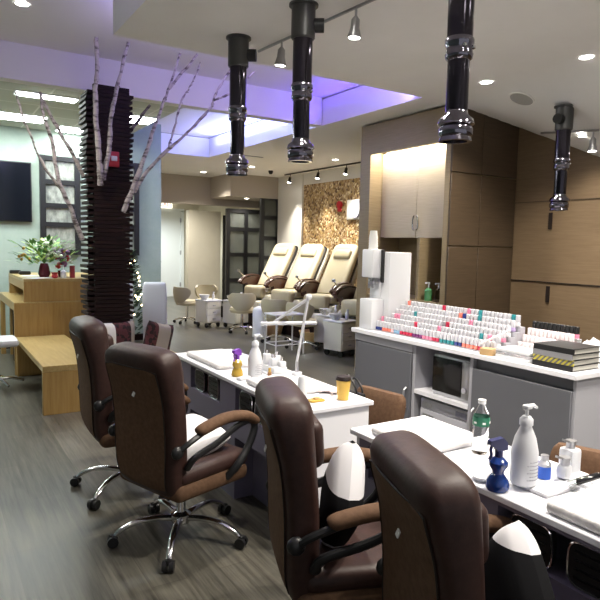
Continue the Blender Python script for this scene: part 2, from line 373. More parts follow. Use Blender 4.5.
# black grid glass screens
def grid_screen(label, x0, x1, y, z1, cols, rows, loc0):
    t = thing('glass_grid_screen', label, 'screen', ((x0+x1)/2, y, 0), 0)
    a, b = -(x1-x0)/2, (x1-x0)/2; fr = MB()
    for i in range(cols+1): x = a+(b-a)*i/cols; fr.box(x-.045, x+.045, -.04, .04, 0, z1, 'black')
    for z in rows: fr.box(a, b, -.035, .035, z-.045, z+.045, 'black')
    fr.build('frame', t)
    MB().box(a+.02, b-.02, -.006, .006, rows[0], rows[-1], 'frost').build('pane', t, label='cloudy glass panes')
    return t
grid_screen('wide black framed glass screen below the taupe header', 6.02, 6.95, 12.9, 2.42, 2, (.06, .75, 1.35, 1.95, 2.38), 0)
grid_screen('narrow taller black framed glass screen beside the bright white pillar', 6.60, 7.03, 12.3, 2.72, 1, (.06, .8, 1.3, 1.75, 2.22, 2.68), 0)

# ---------------------------------------------------------------- column
X0, X1, Y0, Y1 = 1.405, 1.835, 6.25, 6.58
col = thing('slatted_column', 'square column clad in dark walnut slats beside the bamboo bench', 'column', (1.645, 6.41, 0))
MB().box(X0+.10, X1-.06, Y0+.05, Y1-.02, 0, 3.15, 'slatedge').build('core', col, loc=P(col))
mb = MB(); z = .03; i = 0
while z < 3.11:
    e = random.uniform(-.004, .004); mb.box(X0+.045, X1-.03, Y0+e*.7, Y0+.045, z, z+.036, 'slat'); mb.box(X0+.05, X1-.03, Y1-.03, Y1+e, z, z+.036, 'slat'); z += .0405
z = .03
while z < 3.09:
    e = random.uniform(-.012, .012); mb.box(X0-.02+e, X0+.05, Y0+.01, Y1, z, z+.028, 'slat'); mb.box(X1-.03, X1+.01+e*.7, Y0+.01, Y1, z, z+.028, 'slat'); z += .054
mb.build('slats', col, loc=P(col))
fa = thing('fire_alarm', 'red fire alarm strobe high on the slatted column', 'alarm', (1.63, 6.215, 2.42))
MB().box(-.055, .055, -.03, 0, -.075, .075, 'red', .008).build('housing', fa); MB().box(-.03, .03, -.045, -.03, -.02, .03, 'white', .006).build('strobe_lens', fa)

# birch branches (world polylines)
def branch(label, segs, m='bark', g=None):
    mb = MB()
    for pts, r0b, r1b in segs:
        q = cr(pts, 5); n = len(q)
        mb.tube([(p[0]+random.uniform(-1, 1)*.006, p[1], p[2]) for p in q], [r0b+(r1b-r0b)*k/(n-1)+random.uniform(-.002, .003) for k in range(n)], m, 8)
        for k in range(2, n-1, 4): p = q[k]; mb.ball((p[0]+.012, p[1]-.006, p[2]), (r0b+(r1b-r0b)*k/(n-1))*.75, m, sub=1)
    o = mb.build('birch_branch'); tag(o, label, 'branch', g); return o
BR=[
('pale thick birch branch rising nearly upright from the front of the column',[([(1.504, 6.2, 2.156), (1.47, 6.132, 2.39), (1.437, 6.064, 2.664), (1.405, 5.996, 2.975), (1.409, 5.928, 3.208), (1.386, 5.86, 3.465)],0.03,0.017)],'bark'),
('pale birch branch leaning right beside the upright one',[([(1.524, 6.2, 2.206), (1.563, 6.115, 2.513), (1.572, 6.03, 2.846), (1.618, 5.945, 3.136), (1.68, 5.86, 3.477)],0.026,0.014)],'bark'),
('forked birch branch rising to the right from the low tie on the column',[([(1.716, 6.18, 1.898), (1.837, 6.104, 2.242), (1.947, 6.028, 2.621), (2.024, 5.952, 2.893), (2.079, 5.876, 3.099), (2.173, 5.8, 3.451)],0.026,0.008),([(2.123, 6.0, 3.131), (2.252, 5.925, 3.312), (2.37, 5.85, 3.49)],0.015,0.009)],'bark'),
('birch branch sweeping far right toward the first vent pipe',[([(1.82, 6.15, 2.104), (1.929, 6.038, 2.324), (2.118, 5.925, 2.547), (2.286, 5.812, 2.728), (2.472, 5.7, 2.958)],0.02,0.012),([(2.106, 5.95, 2.529), (2.154, 5.91, 2.746), (2.212, 5.87, 2.992), (2.269, 5.83, 3.119), (2.326, 5.79, 3.255), (2.362, 5.75, 3.387)],0.011,0.006),([(2.472, 5.7, 2.958), (2.478, 5.667, 3.05), (2.537, 5.633, 3.178), (2.629, 5.6, 3.33)],0.012,0.009),([(2.632, 5.6, 3.099), (2.76, 5.55, 3.234), (2.845, 5.5, 3.325)],0.01,0.006),([(2.449, 5.6, 3.004), (2.545, 5.6, 3.047), (2.632, 5.6, 3.099)],0.01,0.009)],'bark'),
('long birch branch leaning left from the column toward the television',[([(1.349, 6.35, 1.606), (1.253, 6.34, 1.882), (1.124, 6.33, 2.206), (1.072, 6.32, 2.564), (1.001, 6.31, 2.762), (0.968, 6.3, 2.998)],0.024,0.011),([(1.173, 6.4, 2.097), (1.014, 6.375, 2.297), (0.881, 6.35, 2.594), (0.81, 6.325, 2.767), (0.76, 6.3, 2.966)],0.014,0.008)],'bark'),
('birch branch between the upright ones and the television, angled left',[([(1.385, 6.4, 2.252), (1.248, 6.375, 2.493), (1.116, 6.35, 2.716), (1.006, 6.325, 2.915), (0.968, 6.3, 2.998)],0.02,0.011)],'bark'),
('dark branch behind the right side of the slatted column',[([(1.852, 6.62, 2.69), (1.975, 6.56, 2.886), (2.099, 6.5, 3.071)],0.022,0.013)],'barkdark'),
]
for l_, s_, m_ in BR: branch(l_, s_, m_, None)


# ---------------------------------------------------------------- reception side
rd = thing('reception_desk', 'two tier bamboo reception desk behind the slatted column', 'desk', (1.5, 8.3, 0))
mb = MB().box(.97, 2.15, 7.70, 7.76, .86, 1.10, 'bamboo').box(.97, 1.03, 7.76, 9.2, 1.0, 1.10, 'bamboo').box(.97, 1.03, 9.1, 9.2, 0, 1.0, 'bamboo').box(1.03, 2.15, 9.1, 9.2, .86, 1.1, 'bamboo')
mb.build('upper_tier', rd, loc=P(rd))
MB().box(.97, 2.15, 7.70, 9.2, 1.10, 1.135, 'bamboot', .003, seg=1).build('upper_top', rd, loc=P(rd))
mb = MB().box(.86, 2.15, 7.67, 7.73, 0, .845, 'bamboo').box(.86, .92, 7.74, 9.3, .76, .845, 'bamboo').box(.86, .92, 9.2, 9.3, 0, .76, 'bamboo').box(.95, 2.1, 8.6, 8.66, 0, .75, 'slat').box(2.1,2.15,7.74,9.3,0,.845,'bamboo')
mb.build('lower_tier', rd, loc=P(rd))
MB().box(.86, 2.15, 7.67, 9.3, .846, .858, 'bamboot').build('lower_top', rd, loc=P(rd))
be = thing('bench', 'low bamboo waterfall bench in front of the reception desk', 'bench', (1.3, 6.6, 0))
MB().box(.87, 1.41, 5.76, 7.66, .40, .455, 'bamboot', .003, seg=1).box(1.41, 2.2, 5.76, 6.2, .40, .455, 'bamboot', .003, seg=1).build('seat', be, loc=P(be))
MB().box(.87, 2.2, 5.76, 5.82, 0, .399, 'bamboo', .003, seg=1).build('end_panel', be, loc=P(be))
MB().box(.87, 1.41, 7.58, 7.66, 0, .399, 'bamboo', .003, seg=1).build('end_panel', be, loc=P(be))
MB().box(1.33, 1.40, 5.83, 7.57, 0, .399, 'slat').build('inner_panel', be, loc=P(be))
def pillow(name, label, loc, rot, wd, ht, th, mats, cat='cushion', n=3):
    """square cushion in local XZ plane, bands of material across x"""
    mb = MB(); G = 18; k = [mb.mi(a) for a in mats]
    def pt(u, v, s_):
        pin = .06*((abs(u)*abs(v))**2)
        e = max(0, (1-u**4)*(1-v**4))**.5
        return Vector((u*wd/2*(1-.07*(1-v*v)*0-.06*(1-abs(v))*(abs(u))), s_*th/2*e, v*ht/2*(1-.06*(1-abs(u))*abs(v))))
    for s_ in (1, -1):
        V = [[mb.bm.verts.new(pt(-1+2*i/G, -1+2*j/G, s_)) for j in range(G+1)] for i in range(G+1)]
        for i in range(G):
            for j in range(G):
                f_ = mb.bm.faces.new((V[i][j], V[i+1][j], V[i+1][j+1], V[i][j+1])); f_.material_index = k[int(j*len(k)/G)]
    bmesh.ops.remove_doubles(mb.bm, verts=mb.bm.verts[:], dist=.0005)
    o = mb.build(name, loc=loc, rot=rot); return tag(o, label, cat, None)
pillow('cushion', 'plaid and white cushion leaning on the left of the slatted column', (1.36, 6.02, .62), (R(-14), R(78), R(62)), .34, .36, .15, ['pwhite', 'plaid', 'plaid', 'pwhite'])
pillow('cushion', 'maroon plaid cushion with a white end between the two nearest chair tops', (1.62, 6.0, .62), (R(-10), R(90), R(8)), .36, .36, .15, ['pwhite', 'plaid', 'plaid', 'pgrey'])
pillow('cushion', 'taupe cushion with dark plaid edge at the bench end by the white chair', (2.03, 6.02, .60), (R(-10), R(104), R(12)), .34, .34, .15, ['plaid', 'pgrey', 'pgrey', 'plaid'])

tv = thing('television', 'black flat television on the sage green wall', 'television', (.64, 9.585, 2.28))
MB().box(-.70, .70, 0, .05, -.43, .43, 'black', .006).build('body', tv); MB().box(-.685, .685, -.004, .0, -.415, .415, 'screen').build('screen', tv)
def office_window(n, x0, x1, z0, z1):
    mb = MB(); zs = [z0+(z1-z0)*k/4 for k in range(5)]; zs[1] = z0+.33*(z1-z0)*.9
    for x in (x0, x1-.08): mb.box(x, x+.08, 9.58, 9.66, z0-.04, z1+.04, 'black')
    for z in zs: mb.box(x0, x1, 9.585, 9.655, z-.035, z+.035, 'black')
    o = struct('window_%d' % n, mb)
    MB().box(x0+.02, x1-.02, 9.62, 9.648, z0, z1, MG).build('pane', o); return o
MG = nz(mat('textured_glass', (.3, .32, .3), .3), (.12, .13, .12), (.42, .43, .38), scale=(1, 1, .5), nscale=14)
office_window(1, 1.45, 2.02, 1.42, 2.80); office_window(2, 2.55, 2.92, 1.42, 2.80)
# things on the reception desk
fl = thing('flower_arrangement', 'green and white flower arrangement in a dark red vase on the reception desk', 'flowers', (1.24, 7.97, 1.136)); fl.scale = (1.45,)*3
MB().lathe([(.035, 0), (.05, .03), (.04, .09), (.03, .12)], 'vase', seg=12).build('vase', fl)
rnd = random.Random(3)
mb = MB()
for i in range(260):
    a = rnd.uniform(0, 2*PI); rr = rnd.uniform(.02, .24); z = .15+rnd.uniform(-.05, .19)*(1-rr); c = Vector((rr*math.cos(a)*1.1, rr*math.sin(a)*.6, z))
    d = Vector((math.cos(a), math.sin(a)*.6, rnd.uniform(-.3, .8))).normalized()*rnd.uniform(.05, .09); s_ = d.cross(Vector((0, 0, 1))).normalized()*.019
    k = mb.mi('leaf' if i % 3 else 'leaf2'); vs = [mb.bm.verts.new(c+q) for q in (Vector((0,0,0)), d*.5+s_, d, d*.5-s_)]; mb.bm.faces.new(vs).material_index = k
mb.build('leaves', fl)
mb = MB()
for i in range(34):
    a = rnd.uniform(0, 2*PI); rr = rnd.uniform(0, .15); mb.ball((.03+rr*math.cos(a), -.02+rr*math.sin(a)*.6, .25+rnd.uniform(-.07, .07)), rnd.uniform(.012, .022), 'petal', (1, 1, .8), 1)
for i in range(8): mb.ball((-.17+rnd.uniform(-.05, .05), rnd.uniform(-.05, .05), .20+rnd.uniform(-.05, .05)), .015, 'orange', sub=1)
mb.build('blossoms', fl)
f2 = thing('plum_flower_pot', 'small plum coloured flowers in a red pot beside the tall arrangement', 'flowers', (1.46, 8.05, 1.136)); f2.scale = (1.35,)*3
MB().lathe([(.03, 0), (.038, .05), (.04, .06)], 'vase', seg=12).build('pot', f2)
mb = MB()
for i in range(46):
    a = rnd.uniform(0, 2*PI); rr = rnd.uniform(0, .10); mb.ball((rr*math.cos(a), rr*math.sin(a)*.7, .15+rnd.uniform(-.06, .1)), rnd.uniform(.014, .024), rnd.choice(['plum', 'plum', 'tissue', 'red']), sub=1)
mb.build('blossoms', f2)
pb = thing('pump_bottle', 'little white pump bottle on the reception desk by the red candle', 'bottle', (1.43, 7.79, 1.136))
MB().lathe([(.035, 0), (.035, .08), (.014, .1)], 'white', seg=14).build('body', pb); MB().cyl(0, 0, .1, .15, .006, 'white', seg=8).box(-.035, .008, -.006, .006, .148, .16, 'white').build('pump', pb)
tag(MB().cyl(0, 0, 0, .15, .032, 'candle', seg=18).build('candle', loc=(1.545, 7.84, 1.136)), 'tall red pillar candle on the reception desk beside the column', 'candle')
tag(MB().lathe([(.025, 0), (.04, .02), (.03, .05), (.045, .07)], 'red', seg=10).build('bauble_dish', loc=(1.33, 7.78, 1.136)), 'small red glass dish in front of the plum flowers', 'dish')
tag(MB().box(-.16, .16, -.1, .1, 0, .004, 'paper', rot=Matrix.Rotation(.3, 3, 'Z')).build('paper_sheet', loc=(1.17, 7.82, 1.1365)), 'white paper sheet on the reception desk edge below the flowers', 'paper')
tag(MB().box(-.12, .12, -.08, .08, 0, .004, 'paper', rot=Matrix.Rotation(-.4, 3, 'Z')).build('paper_sheet', loc=(1.13, 8.25, 1.1365)), 'white paper sheet near the left corner of the reception desk', 'paper')
for i, (x, y, l) in enumerate(((1.10, 8.6, 'black stapler like gadget at the left rear of the reception desk'), (1.02, 8.9, 'black phone lying nearest the television on the reception desk'))):
    tag(MB().box(-.07, .07, -.04, .04, 0, .05, 'black', .015).build('desk_phone', loc=(x, y, 1.136)), l, 'phone')

# office light panels
for k, (x, y, wx, wy) in enumerate(((.80, 8.8, 1.2, .42), (1.2, 7.36, .62, .16), (1.92, 9.3, .5, .4), (2.32, 7.95, .55, .4), (-.6, 7.9, 1.2, .6))):
    t = thing('ceiling_light_panel', ['fluorescent ceiling panel above the television', 'slim fluorescent strip nearest the beam left of the column', 'fluorescent panel over the green wall just left of the column', 'fluorescent panel seen just right of the column', 'fluorescent panel at the far left of the office ceiling'][k], 'light', (x, y, 3.2), 0, 'office ceiling panels')
    MB().box(-wx/2-.02, wx/2+.02, -wy/2-.02, wy/2+.02, -.012, 0, 'white').build('frame', t)
    MB().box(-wx/2, wx/2, -wy/2, wy/2, -.02, -.012, 'fluo').build('diffuser', t)

# ---------------------------------------------------------------- downlights
def downlight(x, y, z, label, e=30, spot=True, r=.05, col=WARM, ss=2.2):
    t = thing('downlight', label, 'light', (x, y, z), 0, 'recessed downlights')
    MB().lathe([(r, -.004), (r+.012, -.006), (r+.014, 0)], 'white', seg=20, cap=False).build('trim_ring', t)
    MB().cyl(0, 0, -.004, -.001, r, 'led', seg=20).build('lens', t)
    if spot: lamp('SPOT', 'downlight_lamp', (0, 0, -.03), e, col, parent=t, spot_size=ss, spot_blend=.8, shadow_soft_size=.06)
    return t
for x, y, z, l, e in ((.72, 5.5, 3.499, 'downlight in the raised ceiling at the top left corner', 42),
    (4.46, 3.97, 3.149, 'downlight left of the round speaker grille', 75),
    (4.52, 3.01, 3.149, 'bright downlight at the upper right, right of the third vent pipe', 75),
    (5.60, 10.9, 3.149, 'round downlight between two vent pipes over the pedicure area', 42),
    (5.2, 12.4, 3.149, 'small far downlight before the taupe header', 70),
    (6.3, 9.0, 3.149, 'downlight beside the mosaic wall track', 36)):
    downlight(x, y, z, l, e)
downlight(6.35, 12.6, 2.659, 'downlight in the low dropped soffit over the glass screen', 25)
downlight(5.45, 3.62, 3.15-drop(5.45, 3.62)-.012, 'low downlight at the right edge beside the spotlight', 14, r=.03)
# unseen lamps over the desks; the others beyond view added as room fill
for x, y, e in ((2.05, 1.2, 75), (2.9, 1.4, 80), (2.0, 3.0, 80), (3.1, 0, 80), (3.4, -1.2, 60), (4.4, 1.6, 60), (-1.2, 2.6, 8), (-1.5, 5.6, 40)):
    downlight(x, y, 3.149 if x > 1.3 else 3.499, 'downlight overhead outside the view, %s' % {(2.05, 1.2): 'above the foreground desk', (2.9, 1.4): 'added above the aisle by the swatch books', (2.0, 3.0): 'above the farther desk', (3.1, 0): 'added behind the viewer on the right', (.2, 1.0): 'above the viewer', (3.4, -1.2): 'added rearmost behind the viewer', (4.4, 1.6): 'added near the oak wall', (-1.2, 2.6): 'added in the raised ceiling left of the chairs', (-1.5, 5.6): 'added in the raised ceiling far left'}[(x, y)], e)
lamp('SPOT', 'corridor_fill', (5.1, 13.9, 2.8), 85, (1, .95, .85), spot_size=2.9, spot_blend=.8, shadow_soft_size=.2)  # added spot without a fixture, brightens the beige corridor wall
lamp('SPOT', 'corridor_fill', (5.6, 15.8, 2.85), 110, (.95, 1, .98), spot_size=2.6, spot_blend=.8, shadow_soft_size=.2)  # second added spot, brightens the white exit door
sg = thing('ceiling_speaker', 'round flush speaker grille in the ceiling', 'speaker', (4.86, 3.88, 3.144-drop(4.86, 3.88))); sg.rotation_euler = (R(5), R(21), 0)
MB().cyl(0, 0, -.008, 0, .11, 'walltaupe2', seg=28).build('grille', sg); MB().lathe([(.11, -.01), (.125, -.01), (.125, 0)], 'ceil2', seg=28, cap=False).build('rim', sg)

# ---------------------------------------------------------------- vent pipes
def vent_pipe(x, y, zt, zb, label, ph=0.):
    t = thing('vent_pipe', label, 'vent pipe', (x, y, zt), 0, 'telescopic black chrome vent pipes'); L = zt-zb
    MB().lathe([(.095, 0), (.095, -.012), (.078, -.014), (.078, -.21), (.07, -.22)], 'collar', seg=28).build('collar', t)
    MB().lathe([(.064, -.2), (.064, -.50*L-.06), (.058, -.50*L-.06)], 'pipe', seg=28).build('upper_tube', t)
    MB().lathe([(.066, -.5*L), (.072, -.5*L-.01), (.072, -.5*L-.03), (.066, -.5*L-.04), (.066, -.5*L-.07), (.07, -.5*L-.08), (.066, -.5*L-.1), (.055, -.5*L-.11)], 'bchrome', seg=28).build('slip_ring', t)
    MB().lathe([(.055, -.5*L-.1), (.055, -L+.13)], 'pipe', seg=28).build('lower_tube', t)
    MB().lathe([(.055, -L+.15), (.06, -L+.13), (.085, -L+.11), (.092, -L+.085), (.078, -L+.075), (.085, -L+.06), (.085, -L+.03), (.078, -L+.02), (.083, -L), (.06, -L), (.055, -L+.06)], 'bchrome', seg=32).build('bell_nozzle', t)
    k = MB(); k.tube([(.07*math.cos(ph), .07*math.sin(ph), -.13), (.135*math.cos(ph), .135*math.sin(ph), -.13)], .045, 'black', 16); k.build('damper_knob', t)
    for j in (0, 1): MB().ball((.07*math.cos(-2+j), .07*math.sin(-2+j), -.5*L-.05), .012, 'chrome', sub=1).build('thumb_screw', t)
    return t
vent_pipe(2.05, 4.24, 3.15, 2.13, 'vent pipe hanging leftmost, in front of the blue cove', -.6)
vent_pipe(2.12, 3.43, 3.15, 2.15, 'second vent pipe from the left, above the desk with the cup', -.6)
vent_pipe(2.29, 2.22, 3.15, 2.14, 'nearest and largest vent pipe, third from the left', -.6)
vent_pipe(5.03, 3.53, 3.15-drop(5.03, 3.53)+.005, 1.98, 'far right vent pipe in front of the oak wall', 3.3)
# ---------------------------------------------------------------- tracks and spots
def rail(p, q, label, m='steel', r=.011):
    o = MB().tube([p, q], r, m, 8).build('track_rail'); tag(o, label, 'track'); return o
rail((2.28, 4.35, 3.12), (2.46, 2.2, 3.12), 'thin ceiling track rail running past the two left vent pipes')
rail((6.72, 11.5, 3.13), (6.80, 6.2, 3.13), 'black track rail at the top of the mosaic wall', 'black', .014)
rail((5.58, 4.18, 2.845), (5.30, 3.36, 2.72), 'thin track rail beside the far right vent pipe')
def spot_head(x, y, z, tilt, az, label, m='steel', e=14, sc=1.):
    t = thing('track_spotlight', label, 'spotlight', (x, y, z), az, 'track spotlights')
    MB().tube([(0, 0, 0), (0, 0, -.05*sc)], .008*sc, m, 8).build('stem', t)
    h = MB().lathe([(.012, 0), (.028, -.02), (.03, -.07), (.044, -.12), (.044, -.13)], m, (0, 0, 0), 18).build('shade', t, loc=(0, 0, -.045*sc), rot=(tilt, 0, 0)); h.scale = (sc,)*3
    MB().cyl(0, 0, -.132, -.128, .036, 'led', seg=16).build('bulb', h)
    lamp('SPOT', 'spot_lamp', (0, 0, -.15), e, (1, .93, .82), parent=h, spot_size=1.5, spot_blend=.6, shadow_soft_size=.04)
    return t
spot_head(2.30, 4.02, 3.115, R(8), 0, 'silver track spotlight beside the leftmost vent pipe')
spot_head(2.385, 3.22, 3.115, R(5), 0, 'silver track spotlight right of the second vent pipe')
spot_head(5.32, 3.42, 2.715, R(0), 0, 'silver spotlight at the right edge of the ceiling', e=8)
for k, (y, l) in enumerate(((11.3, 'black spotlight by the white pillar'), (10.2, 'black spotlight above the left end of the mosaic'), (9.25, 'black spotlight nearest the oak cabinet on the mosaic track'))):
    spot_head(6.74, y, 3.12, R(12), R(90), l, 'black', 70)
tag(MB().lathe([(.05, 0), (.05, -.03), (.03, -.07)], 'black', seg=16).build('security_camera', loc=(6.2, 11.2, 3.149)), 'small black dome camera on the ceiling left of the pillar', 'camera')
vg = thing('air_vent', 'thin dark linear air vent in the rear ceiling', 'vent', (4.9, 9.6, 3.149)); MB().box(-.25, .25, -.02, .02, -.006, 0, 'ink').build('slot', vg)

# ---------------------------------------------------------------- mosaic wall sign
sn = thing('wall_sign', 'white panel sign with a large curved letter on the mosaic wall', 'sign', (6.99, 9.1, 2.3))
MB().box(-.03, 0, -.5, .42, -.18, .2, 'paper', .02).build('board', sn)
mb = MB(); mb.tube(cr([(-.045, -.02, .17, 0)[:3], (-.045, -.03, .0), (-.045, .02, -.12), (-.045, .12, -.15), (-.045, .2, -.11)], 5), .018, 'ink', 8); mb.tube([(-.045, -.22+.06*math.cos(t*PI/6), -.04+.07*math.sin(t*PI/6)) for t in range(13)], .015, 'ink', 8)
mb.build('lettering', sn)
bo = thing('fire_bell', 'small red alarm on the mosaic wall', 'alarm', (6.985, 9.75, 2.42)); MB().tube([(0, 0, 0), (-.05, 0, 0)], .07, 'red', 16).build('bell', bo); MB().box(-.04, 0, -.05, .05, -.14, -.07, 'red', .005).build('box', bo)

# ================================================================== PEDICURE AREA
struct('trim_4', MB().box(5.45, 6.95, 6.4, 12.0, 0, .25, 'slat', .01, seg=1))
def pedi():
    t = thing('pedicure_chair', '', 'pedicure chair')
    MB().box(-.34, .34, -.55, .30, 0, .34, 'cream2', .06, seg=3).box(-.30, .30, .30, .66, 0, .24, 'cream2', .05, seg=3).build('tub_base', t)
    MB().box(-.24, .24, .36, .62, .235, .25, 'blackgloss', .02).build('foot_basin', t)
    MB().box(-.27, .27, -.22, .26, .36, .50, 'cream', .05, seg=3).build('seat', t)
    MB().box(-.22, .22, .20, .42, .26, .52, 'cream', .06, seg=3).build('footrest', t)
    sp = cr([(-.16, .48, .25, .07), (-.28, .62, .26, .085), (-.49, .88, .26, .08), (-.69, 1.13, .26, .075), (-.83, 1.31, .25, .07), (-.87, 1.37, .18, .04)], 5)
    n_ = Vector((0, .80, .60))
    MB().loft([ring((0, y, z), w_, d_, 4, 24, ay=n_) for y, z, w_, d_ in sp], 'cream').build('backrest', t)
    sp2 = cr([(-.32, .44, .27, .05), (-.50, .60, .28, .06), (-.68, .84, .285, .055), (-.90, 1.08, .28, .06), (-1.01, 1.26, .27, .05), (-1.01, 1.31, .2, .03)], 5)
    MB().loft([ring((0, y, z), w_, d_, 5, 24, ay=n_) for y, z, w_, d_ in sp2], 'cream2').build('back_shell', t, label='ivory shell behind the backrest')
    sp3 = [(y*.45+y2*.55, z*.45+z2*.55, .255, .05) for (y, z, _, _), (y2, z2, _, _) in zip(sp[:-3], sp2[:-3])]
    MB().loft([ring((0, y, z), w_, d_, 5, 24, ay=n_) for y, z, w_, d_ in sp3], 'black').build('dark_gap', t, label='black filler for the shaded gap between cushion and shell')  # black loft stands in for the shade behind the cushion
    h = MB().box(-.17, .17, -.05, .05, -.10, .10, 'cream', .045, seg=3).build('head_pillow', t, loc=(0, -.655, 1.20), rot=(R(37), 0, 0))
    for s_ in (-1, 1):
        x = s_*.33
        a = MB().prism([(-.46, .58), (-.30, .66), (.0, .69), (.24, .66), (.37, .58), (.34, .53), (.18, .56), (.12, .40), (-.12, .34), (-.36, .38)], x-.04, x+.04, 'x', 'redwood'); a = a.build('arm_panel', t)
        MB().box(x-.055, x+.055, -.40, .34, .665, .70, 'redwood', .015).build('arm_rest', a) if False else MB().tube(cr([(x, -.42, .64), (x, -.2, .70), (x, .1, .71), (x, .32, .65), (x, .42, .58)], 4), .042, 'redwood', 10, .5).build('arm_rest', a)
        MB().tube([(x+s_*.035, .0, .48), (x+s_*.06, .0, .48)], .055, 'white', 18).build('round_knob', a, label='round white control knob')
    MB().tube([(.30, .30, .70), (.34, .42, .80)], .012, 'chrome', 8).box(.31, .37, .41, .43, .79, .84, 'steel', .006).build('remote_control', t)
    return t
p0 = pedi()
PL = ['nearest pedicure chair, mostly hidden behind the water dispenser', 'cream pedicure chair second from the water dispenser', 'middle cream pedicure chair in front of the left edge of the mosaic wall', 'farthest cream pedicure chair, in front of the bright white pillar']
for i, (y, l) in enumerate(zip((7.62, 8.72, 9.88, 11.0), PL)):
    o = p0 if i == 0 else copy_tree(p0); o.location = (5.97, y, .25); o.rotation_euler.z = R(118); o['label'] = l; o['group'] = 'pedicure chairs on the platform'

def star(mb, r, z, m, n=5, ph=0, rad=.014, zc=.06):
    for k in range(n):
        a = ph+2*PI*k/n; mb.tube([(.0, 0, z), (r*.5*math.cos(a), r*.5*math.sin(a), z), (r*math.cos(a), r*math.sin(a), zc)], [rad*1.3, rad*1.1, rad], m, 8)
def stool(bm='khaki', sm='cream'):
    t = thing('pedicure_stool', '', 'stool')
    b = MB(); star(b, .25, .10, 'chrome'); b = b.build('star_base', t)
    for k in range(5):
        a = 2*PI*k/5; c = MB(); c.tube([(.25*math.cos(a)-.018*math.sin(a), .25*math.sin(a)+.018*math.cos(a), .03), (.25*math.cos(a)+.018*math.sin(a), .25*math.sin(a)-.018*math.cos(a), .03)], .03, 'black', 12); c.build('caster', b)
    MB().cyl(0, 0, .09, .36, .025, 'chrome', seg=12).build('gas_lift', t)
    MB().lathe([(.10, .35), (.21, .37), (.23, .41), (.21, .46), (.05, .47)], sm, seg=24).build('seat', t)
    mb = MB(); k = mb.mi(bm); n = 16; rows = []
    for j, (z, w_, rr) in enumerate(((.42, .45, .24), (.52, .95, .265), (.61, 1.15, .275), (.68, 1.10, .275), (.73, .8, .265))):
        rows.append([(math.sin(-w_+2*w_*i/n), -math.cos(-w_+2*w_*i/n), rr, z+(.03 if j > 2 else 0)*0) for i in range(n+1)])
    for off in (0, .035):
        V = [[mb.bm.verts.new((x*(r-off), y*(r-off), z)) for x, y, r, z in rw] for rw in rows]
        for a in range(len(rows)-1):
            for i in range(n): mb.bm.faces.new((V[a][i], V[a][i+1], V[a+1][i+1], V[a+1][i])).material_index = k
        if off == 0: V0 = V
    for a in range(len(rows)-1):
        for i in (0, n): mb.bm.faces.new((V0[a][i], V0[a+1][i], V[a+1][i], V[a][i])).material_index = k
    for i in range(n):
        for a in (0, len(rows)-1): mb.bm.faces.new((V0[a][i], V0[a][i+1], V[a][i+1], V[a][i])).material_index = k
    mb.build('low_back', t)
    return t
s0 = stool()
SP = [(4.42, 11.35, -70, 'cream pedicure stool farthest left near the corridor'), (4.95, 11.55, 170, 'cream pedicure stool second from the left, behind the white carts'),
      (4.85, 9.75, -25, 'wide khaki backed pedicure stool in the middle of the row'), (4.88, 8.50, -50, 'khaki backed pedicure stool right of the middle one'),
      (4.95, 7.82, -60, 'khaki backed pedicure stool nearest the viewer, behind the white lamp bar')]
for i, (x, y, a, l) in enumerate(SP):
    o = s0 if i == 0 else copy_tree(s0); o.location = (x, y, 0); o.rotation_euler.z = R(a); o['label'] = l; o['group'] = 'khaki and cream pedicure stools'
def cart(nd=3):
    t = thing('pedicure_cart', '', 'cart')
    b = MB().box(-.18, .18, -.17, .17, .09, .50, 'bone', .008, seg=1).build('body', t)
    for k in range(nd):
        z = .11+k*.385/nd; d = MB().box(-.165, .165, .165, .182, z, z+.36/nd, 'bone', .004, seg=1).build('drawer', t, loc=(0, 0, 0))
        MB().box(-.03, .03, .182, .194, z+.05, z+.065, 'steel').build('pull', d)
    for x in (-.14, .14):
        for y in (-.13, .13): MB().tube([(x-.012, y, .045), (x+.012, y, .045)], .045, 'black', 12).build('caster', t)
    MB().box(-.19, .19, -.18, .19, .50, .525, 'white', .01).build('top_tray', t)
    return t
c0 = cart()
CP = [(4.60, 10.70, 195, 'white drawer cart on the left below the cream stools'), (5.05, 10.42, 200, 'white drawer cart close beside the leftmost one'), (5.16, 7.12, 195, 'ivory three drawer cart in front of the row, right of the white lamp'), (5.40, 7.75, 200, 'ivory drawer cart behind the front one beside the dispenser')]
for i, (x, y, a, l) in enumerate(CP):
    o = c0 if i == 0 else copy_tree(c0); o.location = (x, y, 0); o.rotation_euler.z = R(a); o['label'] = l; o['group'] = 'pedicure drawer carts'
cn = thing('white_canister', 'white cylindrical canister standing on the floor among the stools', 'canister', (4.92, 9.18, 0))
MB().lathe([(.13, 0), (.13, .46), (.11, .50), (.05, .53)], 'white', seg=20).build('body', cn); MB().cyl(0, 0, .53, .58, .02, 'white', seg=10).build('neck', cn)
rnd = random.Random(11)
for i, (x, y, z, l) in enumerate(((4.60, 10.70, .526, 'left white cart'), (5.05, 10.42, .526, 'second white cart'), (5.16, 7.12, .526, 'front ivory cart'), (5.40, 7.75, .526, 'rear ivory cart'))):
    tag(MB().lathe([(.05, 0), (.09, .05), (.10, .09)], 'acrylic' if i % 2 else 'white', seg=16).build('bowl', loc=(x-.07, y+.03, z)), 'small bowl on top of the %s' % l, 'bowl')
    b = MB().lathe([(.025, 0), (.025, .10), (.01, .12)], 'white', seg=12).box(-.008, .03, -.006, .006, .12, .15, 'white').build('dispenser_bottle', loc=(x+.09, y-.03, z)); tag(b, 'small white pump bottle on top of the %s' % l, 'bottle')
